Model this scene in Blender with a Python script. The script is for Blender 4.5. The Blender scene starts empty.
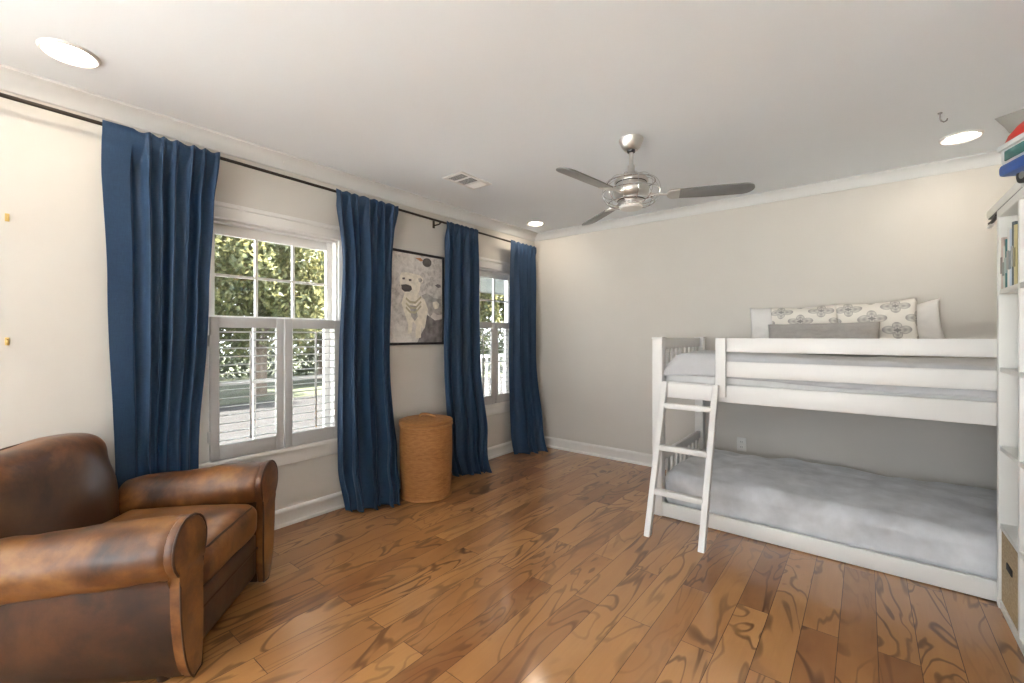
import bpy, bmesh, math, random
from mathutils import Vector, Matrix, noise

R = math.radians
PI = math.pi
sc = bpy.context.scene
col = sc.collection
random.seed(7)

# ------------------------------------------------------------------ camera
cam_data = bpy.data.cameras.new('camera')
cam_data.sensor_width = 36.0
cam_data.lens = 36.0 * 440.0 / 1024.0
cam_data.shift_y = -5.5 / 1024.0
cam_data.clip_start = 0.05
cam = bpy.data.objects.new('camera', cam_data)
col.objects.link(cam)
cam.location = (3.009, -4.159, 1.26)
cam.rotation_euler = (R(90), 0, R(38.77))
sc.camera = cam

# ------------------------------------------------------------------ world, sun, exposure
SKY = 3.0
SUN = 34.0
LAMP = 28.0
sc.view_settings.view_transform = 'Standard'
sc.view_settings.look = 'None'
sc.view_settings.exposure = 1.22
sc.view_settings.gamma = 1.0
sc.view_settings.use_curve_mapping = False
world = bpy.data.worlds.new('world')
sc.world = world
world.use_nodes = True
bg = world.node_tree.nodes['Background']
bg.inputs[0].default_value = (0.90, 0.95, 1.0, 1)
bg.inputs[1].default_value = SKY
sun_data = bpy.data.lights.new('sun', 'SUN')
sun_data.energy = SUN
sun_data.angle = R(2)
sun_data.color = (1.0, 0.95, 0.86)
sun = bpy.data.objects.new('sun', sun_data)
col.objects.link(sun)
sun.rotation_euler = Vector((0.0, -0.36, -0.93)).to_track_quat('-Z', 'Y').to_euler()

# ------------------------------------------------------------------ mesh helpers
def box(bm, x0, x1, y0, y1, z0, z1, bev=0.0, seg=2):
    m = Matrix.Translation(((x0+x1)/2, (y0+y1)/2, (z0+z1)/2)) @ Matrix.Diagonal((abs(x1-x0), abs(y1-y0), abs(z1-z0), 1))
    r = bmesh.ops.create_cube(bm, size=1, matrix=m)
    if bev > 0:
        vs = set(r['verts'])
        es = [e for e in bm.edges if e.verts[0] in vs and e.verts[1] in vs]
        bmesh.ops.bevel(bm, geom=es, offset=bev, segments=seg, profile=0.5, affect='EDGES')
    return bm

def xbox(bm, sx, sy, sz, mat, bev=0.0):
    """box of a given size placed by a matrix"""
    r = bmesh.ops.create_cube(bm, size=1, matrix=mat @ Matrix.Diagonal((sx, sy, sz, 1)))
    if bev > 0:
        vs = set(r['verts'])
        es = [e for e in bm.edges if e.verts[0] in vs and e.verts[1] in vs]
        bmesh.ops.bevel(bm, geom=es, offset=bev, segments=2, profile=0.5, affect='EDGES')

def tube(bm, pts, r, n=8, closed=False):
    pts = [Vector(p) for p in pts]
    rr = r if isinstance(r, (list, tuple)) else [r]*len(pts)
    rings = []
    up = None
    N = len(pts)
    for i, p in enumerate(pts):
        if closed:
            t = pts[(i+1) % N] - pts[i-1]
        else:
            t = pts[min(i+1, N-1)] - pts[max(i-1, 0)]
        t.normalize()
        if up is None:
            a = Vector((0, 0, 1)) if abs(t.z) < 0.9 else Vector((1, 0, 0))
            up = (a - t*a.dot(t)).normalized()
        else:
            up = (up - t*up.dot(t)).normalized()
        b = t.cross(up)
        rings.append([bm.verts.new(p + (up*math.cos(2*PI*k/n) + b*math.sin(2*PI*k/n))*rr[i]) for k in range(n)])
    m = N if closed else N-1
    for i in range(m):
        A, B = rings[i], rings[(i+1) % N]
        for k in range(n):
            bm.faces.new((A[k], A[(k+1) % n], B[(k+1) % n], B[k]))
    if not closed:
        bm.faces.new(rings[0][::-1]); bm.faces.new(rings[-1])

def lathe(bm, prof, n=32, c=(0, 0, 0)):
    c = Vector(c)
    rings = []
    for r, z in prof:
        if r < 1e-6:
            rings.append([bm.verts.new(c + Vector((0, 0, z)))])
        else:
            rings.append([bm.verts.new(c + Vector((r*math.cos(2*PI*k/n), r*math.sin(2*PI*k/n), z))) for k in range(n)])
    for A, B in zip(rings, rings[1:]):
        for k in range(n):
            a = [A[0]] if len(A) == 1 else [A[k], A[(k+1) % n]]
            b = [B[0]] if len(B) == 1 else [B[(k+1) % n], B[k]]
            f = a + b
            if len(f) > 2:
                bm.faces.new(f)

def prism(bm, outline, fn, a0, a1, bev=0.0):
    """outline of (u, v) points extruded from a0 to a1; fn(u, v, w) -> xyz"""
    A = [bm.verts.new(fn(u, v, a0)) for u, v in outline]
    B = [bm.verts.new(fn(u, v, a1)) for u, v in outline]
    n = len(outline)
    fs = [bm.faces.new(A[::-1]), bm.faces.new(B)]
    for k in range(n):
        bm.faces.new((A[k], A[(k+1) % n], B[(k+1) % n], B[k]))
    if bev > 0:
        es = list(set(list(fs[0].edges) + list(fs[1].edges)))
        bmesh.ops.bevel(bm, geom=es, offset=bev, segments=3, profile=0.5, affect='EDGES')

def softbox(bm, sx, sy, sz, r, n=14, shape=None):
    """box of full size sx, sy, sz with corner radius r, finely divided; shape(p) may move a point further"""
    h = Vector((sx/2, sy/2, sz/2))
    r = min(r, *h)
    inner = h - Vector((r, r, r))
    cache = {}
    def vert(p):
        k = tuple(round(c, 5) for c in p)
        if k not in cache:
            q = Vector((p[0]*h.x, p[1]*h.y, p[2]*h.z))
            c = Vector(max(-inner[i], min(inner[i], q[i])) for i in range(3))
            d = q - c
            if d.length > 1e-9:
                # cube-corner directions -> sphere
                q = c + d.normalized()*r
            if shape:
                q = Vector(shape(q))
            cache[k] = bm.verts.new(q)
        return cache[k]
    def grid(s):     # spread samples, denser near the rim
        t = -1 + 2*s/n
        return math.copysign(abs(t)**0.75, t)
    for ax in range(3):
        for sgn in (-1, 1):
            for i in range(n):
                for j in range(n):
                    quad = []
                    for (a, b) in ((i, j), (i+1, j), (i+1, j+1), (i, j+1)):
                        p = [0, 0, 0]
                        p[ax] = sgn; p[(ax+1) % 3] = grid(a); p[(ax+2) % 3] = grid(b)
                        quad.append(vert(p))
                    if sgn < 0:
                        quad.reverse()
                    if len(set(quad)) == 4:
                        bm.faces.new(quad)

def bez(p0, p1, p2, p3, n=10):
    out = []
    for i in range(n+1):
        t = i/n; s = 1-t
        out.append(Vector(p0)*s**3 + Vector(p1)*3*s*s*t + Vector(p2)*3*s*t*t + Vector(p3)*t**3)
    return out

def obj(name, bm, m, parent=None, smooth=True, angle=40, loc=None):
    bmesh.ops.recalc_face_normals(bm, faces=bm.faces[:])
    me = bpy.data.meshes.new(name)
    bm.to_mesh(me); bm.free()
    o = bpy.data.objects.new(name, me)
    col.objects.link(o)
    for mm in (m if isinstance(m, (list, tuple)) else [m]):
        me.materials.append(mm)
    if smooth:
        me.shade_smooth()
        me.set_sharp_from_angle(angle=R(angle))
    if loc is not None:
        o.location = loc
    if parent:
        o.parent = parent
    return o

def tag(o, label, cat, group=None, kind=None):
    o['label'] = label; o['category'] = cat
    if group: o['group'] = group
    if kind: o['kind'] = kind
    return o

def thing(name, label, cat, loc=(0, 0, 0), rz=0.0, group=None):
    o = bpy.data.objects.new(name, None)
    o.empty_display_size = 0.1
    col.objects.link(o)
    o.location = loc; o.rotation_euler = (0, 0, rz)
    return tag(o, label, cat, group)

def struct(name, bm, m, parent=None, smooth=False, label=None, cat=None):
    o = obj(name, bm, m, parent, smooth)
    if not parent:
        o['kind'] = 'structure'
        o['label'] = label or name.replace('_', ' ')
        o['category'] = cat or name.split('_')[0]
    return o

def dup(o, parent=None):
    c = o.copy(); col.objects.link(c)
    if parent: c.parent = parent
    for ch in list(o.children):
        dup(ch, c)
    return c

def B():
    return bmesh.new()

def solid(o, t, off=0):
    md = o.modifiers.new('solidify', 'SOLIDIFY'); md.thickness = t; md.offset = off
    return o

# ------------------------------------------------------------------ materials
def mat(name, base=(0.8, 0.8, 0.8), rough=0.5, metal=0.0, **kw):
    m = bpy.data.materials.new(name)
    m.use_nodes = True
    p = m.node_tree.nodes['Principled BSDF']
    p.inputs['Base Color'].default_value = (*base, 1)
    p.inputs['Roughness'].default_value = rough
    p.inputs['Metallic'].default_value = metal
    for k, v in kw.items():
        p.inputs[k.replace('_', ' ')].default_value = v
    return m

class NT:
    """small node-graph helper"""
    def __init__(s, m):
        s.t = m.node_tree; s.n = s.t.nodes; s.l = s.t.links
        s.p = s.n.get('Principled BSDF')
    def new(s, typ, **kw):
        nd = s.n.new(typ)
        for k, v in kw.items():
            setattr(nd, k, v)
        return nd
    def link(s, a, b):
        s.l.new(a, b)
    def coord(s, kind='Object'):
        return s.new('ShaderNodeTexCoord').outputs[kind]
    def mapping(s, vec, scale=(1, 1, 1), rot=(0, 0, 0), loc=(0, 0, 0)):
        nd = s.new('ShaderNodeMapping')
        nd.inputs['Scale'].default_value = scale; nd.inputs['Rotation'].default_value = rot; nd.inputs['Location'].default_value = loc
        s.link(vec, nd.inputs['Vector'])
        return nd.outputs['Vector']
    def noise(s, vec, scale, detail=3, rough=0.5, dist=0.0):
        nd = s.new('ShaderNodeTexNoise')
        nd.inputs['Scale'].default_value = scale; nd.inputs['Detail'].default_value = detail
        nd.inputs['Roughness'].default_value = rough; nd.inputs['Distortion'].default_value = dist
        s.link(vec, nd.inputs['Vector'])
        return nd.outputs['Fac']
    def ramp(s, fac, stops, interp='LINEAR'):
        nd = s.new('ShaderNodeValToRGB')
        cr = nd.color_ramp; cr.interpolation = interp
        while len(cr.elements) < len(stops):
            cr.elements.new(0.5)
        for e, (pos, c) in zip(cr.elements, stops):
            e.position = pos
            e.color = (*c, 1) if len(c) == 3 else c
        s.link(fac, nd.inputs['Fac'])
        return nd.outputs['Color']
    def math(s, op, a, b=None, c=None):
        nd = s.new('ShaderNodeMath', operation=op)
        for i, v in enumerate((a, b, c)):
            if v is None: continue
            if isinstance(v, (int, float)): nd.inputs[i].default_value = v
            else: s.link(v, nd.inputs[i])
        return nd.outputs[0]
    def mix(s, fac, a, b, blend='MIX'):
        nd = s.new('ShaderNodeMix', data_type='RGBA', blend_type=blend)
        for sock, v in ((nd.inputs['Factor'], fac), (nd.inputs['A'], a), (nd.inputs['B'], b)):
            pass
        f, a_, b_ = nd.inputs[0], nd.inputs[6], nd.inputs[7]
        for sock, v in ((f, fac), (a_, a), (b_, b)):
            if isinstance(v, (int, float)): sock.default_value = v
            elif isinstance(v, tuple): sock.default_value = (*v, 1) if len(v) == 3 else v
            else: s.link(v, sock)
        return nd.outputs[2]
    def bump(s, h, strength=0.2, dist=0.01):
        nd = s.new('ShaderNodeBump')
        nd.inputs['Strength'].default_value = strength; nd.inputs['Distance'].default_value = dist
        s.link(h, nd.inputs['Height'])
        s.link(nd.outputs['Normal'], s.p.inputs['Normal'])
    def base(s, c):
        s.link(c, s.p.inputs['Base Color'])

def noisy(name, base, rough, var=0.05, scale=8.0, bump=0.0, bscale=120.0, bdist=0.002, **kw):
    """a plain finish with a little mottling of its own colour"""
    m = mat(name, base, rough, **kw)
    g = NT(m); v = g.coord()
    n = g.noise(v, scale, 4)
    lo = tuple(c*(1-var) for c in base); hi = tuple(min(1, c*(1+var)) for c in base)
    g.base(g.ramp(n, [(0.3, lo), (0.7, hi)]))
    if bump:
        g.bump(g.noise(v, bscale, 2), bump, bdist)
    return m

M = {}
M['wall'] = noisy('wall_paint', (0.635, 0.602, 0.556), 0.75, 0.012, 3, 0.10, 220, 0.001)
M['ceiling'] = noisy('ceiling_paint', (0.83, 0.865, 0.90), 0.85, 0.008, 2, 0.05, 160, 0.001)
M['crown'] = noisy('crown_paint', (0.69, 0.685, 0.67), 0.6, 0.01, 3)
M['trim'] = noisy('white_trim_paint', (0.77, 0.755, 0.73), 0.35, 0.01, 5)
M['white'] = noisy('white_furniture_paint', (0.78, 0.77, 0.755), 0.32, 0.012, 6)
M['shelf'] = noisy('white_shelf_laminate', (0.80, 0.80, 0.765), 0.38, 0.01, 6)
M['shutter'] = noisy('backlit_shutter_paint', (0.46, 0.455, 0.45), 0.4, 0.01, 6)  # white shutters, greyed so their backlit shade sits in the colour
M['bronze'] = noisy('dark_bronze_metal', (0.035, 0.028, 0.022), 0.4, 0.1, 20, metallic=0.6) if False else mat('dark_bronze_metal', (0.04, 0.032, 0.025), 0.4, 0.6)
M['black'] = noisy('black_paint', (0.018, 0.016, 0.015), 0.4, 0.1, 20)
M['nickel'] = mat('brushed_nickel', (0.66, 0.645, 0.62), 0.32, 1.0)
M['chrome'] = mat('chrome_wire', (0.75, 0.75, 0.75), 0.12, 1.0)
M['blade'] = noisy('fan_blade_finish', (0.20, 0.20, 0.20), 0.33, 0.04, 15)
M['brass'] = mat('brass', (0.72, 0.52, 0.20), 0.3, 1.0)
M['dark'] = mat('dark_void', (0.02, 0.02, 0.02), 0.8)
M['plate'] = mat('outlet_plastic', (0.78, 0.77, 0.74), 0.35)

def floor_material():
    m = mat('hickory_floor_boards', rough=0.17)
    g = NT(m)
    v = g.coord()
    vm = g.mapping(v, rot=(0, 0, R(90)))                      # boards run along the window wall
    br = g.new('ShaderNodeTexBrick')
    br.offset = 0.37; br.offset_frequency = 2; br.squash = 1.0
    br.inputs['Color1'].default_value = (0, 0, 0, 1); br.inputs['Color2'].default_value = (1, 1, 1, 1)
    br.inputs['Mortar'].default_value = (0, 0, 0, 1)
    br.inputs['Scale'].default_value = 1.0; br.inputs['Mortar Size'].default_value = 0.0012
    br.inputs['Mortar Smooth'].default_value = 0.1
    br.inputs['Brick Width'].default_value = 1.15; br.inputs['Row Height'].default_value = 0.127
    g.link(vm, br.inputs['Vector'])
    rnd = br.outputs['Color']; seam = br.outputs['Fac']
    # every board gets its own piece of grain
    off = g.new('ShaderNodeVectorMath', operation='MULTIPLY')
    g.link(rnd, off.inputs[0]); off.inputs[1].default_value = (37.0, 53.0, 11.0)
    add = g.new('ShaderNodeVectorMath', operation='ADD')
    g.link(v, add.inputs[0]); g.link(off.outputs[0], add.inputs[1])
    gv = g.mapping(add.outputs[0], scale=(4.6, 1.15, 1.0))
    h = g.noise(gv, 1.0, 2.5, 0.5, 0.9)
    rings = g.math('SINE', g.math('MULTIPLY', h, 50.0))
    lines = g.ramp(rings, [(0.55, (0, 0, 0)), (1.0, (1, 1, 1))])
    fine = g.noise(g.mapping(add.outputs[0], scale=(90, 5, 1)), 1.0, 3, 0.6)
    patch = g.noise(g.mapping(add.outputs[0], scale=(3.0, 1.1, 1)), 1.3, 3, 0.55, 0.8)
    tone = g.ramp(rnd, [(0.0, (0.26, 0.100, 0.030)), (0.25, (0.37, 0.160, 0.050)), (0.6, (0.44, 0.202, 0.066)), (1.0, (0.52, 0.260, 0.090))])
    c = g.mix(g.math('MULTIPLY', g.ramp(patch, [(0.42, (0, 0, 0)), (0.70, (1, 1, 1))]), 0.42), tone, (0.58, 0.315, 0.118))
    c = g.mix(g.math('MULTIPLY', g.ramp(patch, [(0.22, (1, 1, 1)), (0.42, (0, 0, 0))]), 0.45), c, (0.13, 0.052, 0.02))
    c = g.mix(g.math('MULTIPLY', fine, 0.20), c, (0.16, 0.07, 0.03))
    strong = g.ramp(g.noise(g.mapping(add.outputs[0], scale=(2.5, 0.8, 1)), 1.0, 2), [(0.36, (0.15, 0.15, 0.15)), (0.60, (0.70, 0.70, 0.70))])
    c = g.mix(g.math('MULTIPLY', lines, strong), c, (0.080, 0.030, 0.011))
    c = g.mix(seam, c, (0.07, 0.03, 0.013))
    g.base(c)
    g.link(g.ramp(fine, [(0.3, (0.278, 0.278, 0.278)), (0.7, (0.30, 0.30, 0.30))]), g.p.inputs['Roughness'])
    g.p.inputs['Coat Weight'].default_value = 0.9
    g.p.inputs['Specular IOR Level'].default_value = 0.3
    g.p.inputs['Coat Roughness'].default_value = 0.12
    hh = g.math('SUBTRACT', g.math('MULTIPLY', fine, 0.15), seam)
    g.bump(hh, 0.25, 0.0012)
    return m
M['floor'] = floor_material()

def leather(name, lo, mid, hi, rough=0.36):
    m = mat(name, mid, rough)
    g = NT(m); v = g.coord()
    n1 = g.noise(v, 3.6, 5, 0.6, 0.4)
    n2 = g.noise(v, 16.0, 4, 0.6)
    k = g.math('ADD', g.math('MULTIPLY', n1, 0.75), g.math('MULTIPLY', n2, 0.25))
    g.base(g.ramp(k, [(0.38, lo), (0.50, mid), (0.64, hi)]))
    vo = g.new('ShaderNodeTexVoronoi', feature='DISTANCE_TO_EDGE')
    vo.inputs['Scale'].default_value = 130
    g.link(v, vo.inputs['Vector'])
    cre = g.noise(g.mapping(v, scale=(1, 1, 1)), 11, 5, 0.65, 1.2)
    g.p.inputs['Coat Weight'].default_value = 0.22; g.p.inputs['Coat Roughness'].default_value = 0.30
    g.bump(g.math('ADD', g.math('MULTIPLY', vo.outputs['Distance'], 0.4), g.math('MULTIPLY', cre, 1.0)), 0.22, 0.003)
    g.link(g.ramp(n2, [(0.3, (max(0.29, rough-0.06),)*3), (0.7, (rough+0.08,)*3)]), g.p.inputs['Roughness'])
    return m
M['leather'] = leather('worn_caramel_leather', (0.042, 0.014, 0.005), (0.135, 0.049, 0.0135), (0.29, 0.128, 0.034))
M['leather_seat'] = leather('worn_seat_leather', (0.07, 0.023, 0.008), (0.20, 0.078, 0.022), (0.36, 0.170, 0.058), 0.30)
M['leather_shaded'] = leather('shaded_brown_leather', (0.014, 0.0055, 0.003), (0.038, 0.014, 0.0055), (0.095, 0.036, 0.012), 0.45)  # darker copy for arm sides and base, mostly their shade put into colour
M['leather_back_plain'] = leather('back_cushion_leather', (0.070, 0.026, 0.010), (0.13, 0.055, 0.020), (0.26, 0.115, 0.036), 0.30)
def back_leather():
    m = leather('worn_back_leather', (0.07, 0.022, 0.007), (0.19, 0.070, 0.018), (0.32, 0.140, 0.038), 0.30)
    g = NT(m)
    old = g.p.inputs['Base Color'].links[0].from_socket
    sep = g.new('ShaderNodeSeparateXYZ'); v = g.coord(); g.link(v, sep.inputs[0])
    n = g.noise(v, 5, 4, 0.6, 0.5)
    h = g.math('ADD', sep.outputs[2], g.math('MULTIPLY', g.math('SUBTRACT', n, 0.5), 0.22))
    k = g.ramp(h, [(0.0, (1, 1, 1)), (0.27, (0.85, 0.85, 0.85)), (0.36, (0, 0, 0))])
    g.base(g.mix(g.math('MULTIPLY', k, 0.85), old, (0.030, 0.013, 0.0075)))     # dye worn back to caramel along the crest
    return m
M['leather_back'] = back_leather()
M['piping'] = mat('leather_piping', (0.05, 0.02, 0.009), 0.4)
M['wood_foot'] = mat('dark_wood_foot', (0.03, 0.014, 0.008), 0.4)

def curtain_material():
    m = mat('blue_curtain_cloth', (0.022, 0.058, 0.128), 0.55)
    g = NT(m); v = g.coord()
    w = g.noise(g.mapping(v, scale=(40, 40, 400)), 1.0, 2)
    n = g.noise(g.mapping(v, scale=(300, 300, 30)), 1.0, 2)
    k = g.math('ADD', g.math('MULTIPLY', w, 0.5), g.math('MULTIPLY', n, 0.5))
    c = g.ramp(k, [(0.3, (0.012, 0.038, 0.092)), (0.7, (0.025, 0.072, 0.158))])
    g.base(c)
    g.p.inputs['Sheen Weight'].default_value = 0.5
    g.p.inputs['Sheen Roughness'].default_value = 0.4
    g.p.inputs['Sheen Tint'].default_value = (0.6, 0.75, 1.0, 1)
    g.bump(k, 0.2, 0.001)
    tr = g.new('ShaderNodeBsdfTranslucent'); tr.inputs['Color'].default_value = (0.02, 0.085, 0.20, 1)
    mx = g.new('ShaderNodeMixShader'); mx.inputs[0].default_value = 0.28
    out = g.n['Material Output']
    g.link(g.p.outputs[0], mx.inputs[1]); g.link(tr.outputs[0], mx.inputs[2]); g.link(mx.outputs[0], out.inputs['Surface'])
    return m
M['curtain'] = curtain_material()

def wicker_material(name, c0, c1, c2, vs=75.0, hs=26.0):
    """rows of woven strand: vertical stakes crossed by fine horizontal rows"""
    m = mat(name, c1, 0.6)
    g = NT(m); v = g.coord('UV')
    br = g.new('ShaderNodeTexBrick'); br.offset = 0.5
    br.inputs['Color1'].default_value = (0.35, 0.35, 0.35, 1); br.inputs['Color2'].default_value = (1, 1, 1, 1)
    br.inputs['Mortar'].default_value = (0, 0, 0, 1)
    br.inputs['Scale'].default_value = 1; br.inputs['Mortar Size'].default_value = 0.0011; br.inputs['Mortar Smooth'].default_value = 1
    br.inputs['Brick Width'].default_value = 1.0/hs; br.inputs['Row Height'].default_value = 1.0/vs
    g.link(v, br.inputs['Vector'])
    n = g.noise(g.coord(), 5, 3)
    row = g.noise(g.mapping(g.coord(), scale=(2, 2, 40)), 1, 2)
    k = g.math('ADD', g.math('MULTIPLY', br.outputs['Color'], 0.45), g.math('ADD', g.math('MULTIPLY', n, 0.25), g.math('MULTIPLY', row, 0.3)))
    g.base(g.ramp(k, [(0.15, c0), (0.5, c1), (0.9, c2)]))
    g.bump(br.outputs['Color'], 0.5, 0.004)
    return m
M['wicker'] = wicker_material('woven_rattan', (0.16, 0.062, 0.016), (0.35, 0.150, 0.042), (0.48, 0.225, 0.070))
M['seagrass'] = wicker_material('woven_seagrass', (0.25, 0.17, 0.085), (0.45, 0.33, 0.18), (0.60, 0.47, 0.28), 60, 30)
M['wicker_rim'] = noisy('rattan_rim', (0.42, 0.19, 0.055), 0.5, 0.12, 30)

def cloth(name, base, var=0.08, scale=9, rough=0.85, bump=0.15, sheen=0.2, bs=350):
    m = noisy(name, base, rough, var, scale, bump, bs, 0.001)
    p = m.node_tree.nodes['Principled BSDF']
    p.inputs['Sheen Weight'].default_value = sheen
    return m
M['duvet'] = cloth('grey_plush_duvet', (0.62, 0.635, 0.665), 0.20, 7, 0.95, 0.5, 0.4, 90)
M['blanket'] = cloth('grey_blanket', (0.54, 0.545, 0.565), 0.06, 7, 0.9, 0.2)
M['sheet'] = cloth('white_cotton', (0.80, 0.78, 0.755), 0.02, 6, 0.85, 0.1)
M['mattress'] = cloth('mattress_ticking', (0.66, 0.66, 0.66), 0.06, 12, 0.9, 0.3, 0.2, 60)
M['bolster'] = cloth('grey_bolster_cloth', (0.42, 0.40, 0.375), 0.06, 30, 0.9, 0.2)

def medallion_material():
    """cream cloth printed with rows of grey quatrefoil medallions"""
    m = mat('medallion_print', (0.8, 0.77, 0.72), 0.85)
    g = NT(m)
    sep = g.new('ShaderNodeSeparateXYZ'); g.link(g.coord('UV'), sep.inputs[0])
    def lattice(du, dv):
        u = g.math('ADD', g.math('MULTIPLY', sep.outputs[0], 1.75), du)
        v = g.math('ADD', g.math('MULTIPLY', sep.outputs[1], 2.20), dv)
        a = g.math('SUBTRACT', g.math('FRACT', u), 0.5)
        b = g.math('MULTIPLY', g.math('SUBTRACT', g.math('FRACT', v), 0.5), 0.74)
        r = g.math('SQRT', g.math('ADD', g.math('MULTIPLY', a, a), g.math('MULTIPLY', b, b)))
        th = g.math('ARCTAN2', b, a)
        lobe = g.math('ABSOLUTE', g.math('COSINE', g.math('MULTIPLY', th, 2.0)))
        edge = g.math('ADD', 0.145, g.math('MULTIPLY', lobe, 0.135))
        edge = g.math('ADD', edge, g.math('MULTIPLY', g.math('COSINE', g.math('MULTIPLY', th, 2.0)), 0.035))
        q = g.math('DIVIDE', r, edge)
        inside = g.math('LESS_THAN', q, 1.0)
        rings = g.math('MULTIPLY_ADD', g.math('SINE', g.math('MULTIPLY', q, 15.0)), 0.13, 0.50)
        petal = g.math('MULTIPLY', g.math('COSINE', g.math('MULTIPLY', th, 8.0)), 0.12)
        core = g.math('MULTIPLY', g.math('LESS_THAN', q, 0.25), 0.35)
        return g.math('MULTIPLY', inside, g.math('ADD', core, g.math('ADD', rings, petal)))
    fac = g.math('MAXIMUM', lattice(0.20, 0.63), lattice(0.70, 1.13))
    g.base(g.mix(fac, (0.80, 0.765, 0.70), (0.24, 0.23, 0.225)))
    g.bump(g.noise(g.coord(), 300, 2), 0.15, 0.001)
    return m
M['medallion'] = medallion_material()

def glass_material():
    m = bpy.data.materials.new('window_glass'); m.use_nodes = True
    g = NT(m); g.n.remove(g.p)
    tr = g.new('ShaderNodeBsdfTransparent'); tr.inputs[0].default_value = (0.96, 0.97, 0.97, 1)
    gl = g.new('ShaderNodeBsdfGlossy'); gl.inputs['Roughness'].default_value = 0.02
    mx = g.new('ShaderNodeMixShader'); mx.inputs[0].default_value = 0.05
    g.link(tr.outputs[0], mx.inputs[1]); g.link(gl.outputs[0], mx.inputs[2])
    g.link(mx.outputs[0], g.n['Material Output'].inputs['Surface'])
    return m
M['glass'] = glass_material()

def lamp_material():
    m = bpy.data.materials.new('lit_lamp_lens'); m.use_nodes = True
    g = NT(m); g.n.remove(g.p)
    em = g.new('ShaderNodeEmission'); em.inputs[0].default_value = (1.0, 0.87, 0.70, 1); em.inputs[1].default_value = LAMP
    g.link(em.outputs[0], g.n['Material Output'].inputs['Surface'])
    return m
M['lamp'] = lamp_material()

def leaf_material(name, lo, mid, hi):
    m = mat(name, mid, 0.5)
    g = NT(m); v = g.coord()
    n = g.noise(v, 9, 3, 0.6)
    n2 = g.noise(v, 0.8, 2)
    g.base(g.ramp(g.math('ADD', g.math('MULTIPLY', n, 0.7), g.math('MULTIPLY', n2, 0.3)), [(0.34, lo), (0.5, mid), (0.66, hi)]))
    tr = g.new('ShaderNodeBsdfTranslucent'); tr.inputs['Color'].default_value = (*hi, 1)
    mx = g.new('ShaderNodeMixShader'); mx.inputs[0].default_value = 0.3
    g.link(g.p.outputs[0], mx.inputs[1]); g.link(tr.outputs[0], mx.inputs[2]); g.link(mx.outputs[0], g.n['Material Output'].inputs['Surface'])
    return m
M['leaf'] = leaf_material('oak_leaves', (0.013, 0.022, 0.008), (0.060, 0.078, 0.025), (0.27, 0.25, 0.11))
M['leaf_dark'] = leaf_material('hedge_leaves', (0.006, 0.012, 0.005), (0.016, 0.026, 0.010), (0.04, 0.05, 0.02))
M['bark'] = noisy('bark', (0.09, 0.065, 0.045), 0.9, 0.3, 12, 0.6, 30, 0.02)
M['porch'] = noisy('grey_green_porch_paint', (0.17, 0.18, 0.16), 0.6, 0.05, 4)
M['grass'] = noisy('lawn', (0.026, 0.032, 0.011), 0.9, 0.25, 3, 0.5, 60, 0.02)
M['patio'] = noisy('added_bounce_slab', (0.78, 0.79, 0.80), 0.85, 0.03, 2)  # unseen ground slab added outside, kept pale to bounce daylight onto the ceiling
M['road'] = noisy('asphalt_drive', (0.026, 0.025, 0.025), 0.95, 0.06, 2, 0.2, 80, 0.004, Specular_IOR_Level=0.1)

# ------------------------------------------------------------------ room shell
XR, YF, CH = 3.93, -7.60, 2.44          # right wall, wall behind the camera, ceiling height
T = 0.14
W1 = dict(c=-2.857, h=0.412, z0=0.52, z1=1.96)
W2 = dict(c=-0.755, h=0.40, z0=0.56, z1=1.95)
W3 = dict(c=2.35, h=1.40, z0=0.20, z1=2.26)     # added in the unseen wall behind the camera to let in fill daylight
W4 = dict(c=-6.20, h=1.15, z0=0.20, z1=2.26)    # second added window, unseen behind the camera, for more daylight

bm = B(); box(bm, -T, XR+T, YF-T, T, -0.12, 0.0); struct('floor', bm, M['floor'], label='glossy brown hickory plank floor', cat='floor')
bm = B(); box(bm, -T, XR+T, YF-T, T, CH, CH+0.12); struct('ceiling', bm, M['ceiling'], label='flat white painted ceiling', cat='ceiling')

def holed(name, wins, a0, a1, fn, label):
    """a wall along one axis with window openings; fn(a0, a1, z0, z1) -> box bounds"""
    bm = B()
    a = a0
    for w in sorted(wins, key=lambda w: w['c']):
        l, r = w['c']-w['h'], w['c']+w['h']
        box(bm, *fn(a, l), 0, CH)
        box(bm, *fn(l, r), 0, w['z0'])
        box(bm, *fn(l, r), w['z1'], CH)
        a = r
    box(bm, *fn(a, a1), 0, CH)
    return struct(name, bm, M['wall'], label=label, cat='wall')
holed('wall_left', [W1, W2, W4], YF-T, T, lambda a, b: (-T, 0, a, b), 'warm white window wall on the left')
holed('wall_front', [W3], 0, XR, lambda a, b: (a, b, YF-T, YF), 'warm white wall with the added wide window')
bm = B(); box(bm, 0, XR, 0, T, 0, CH); struct('wall_back', bm, M['wall'], label='warm white wall behind the bunk bed', cat='wall')
holed('wall_right', [], YF-T, T, lambda a, b: (XR, XR+T, a, b), 'warm white wall behind the shelf unit')

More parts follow.
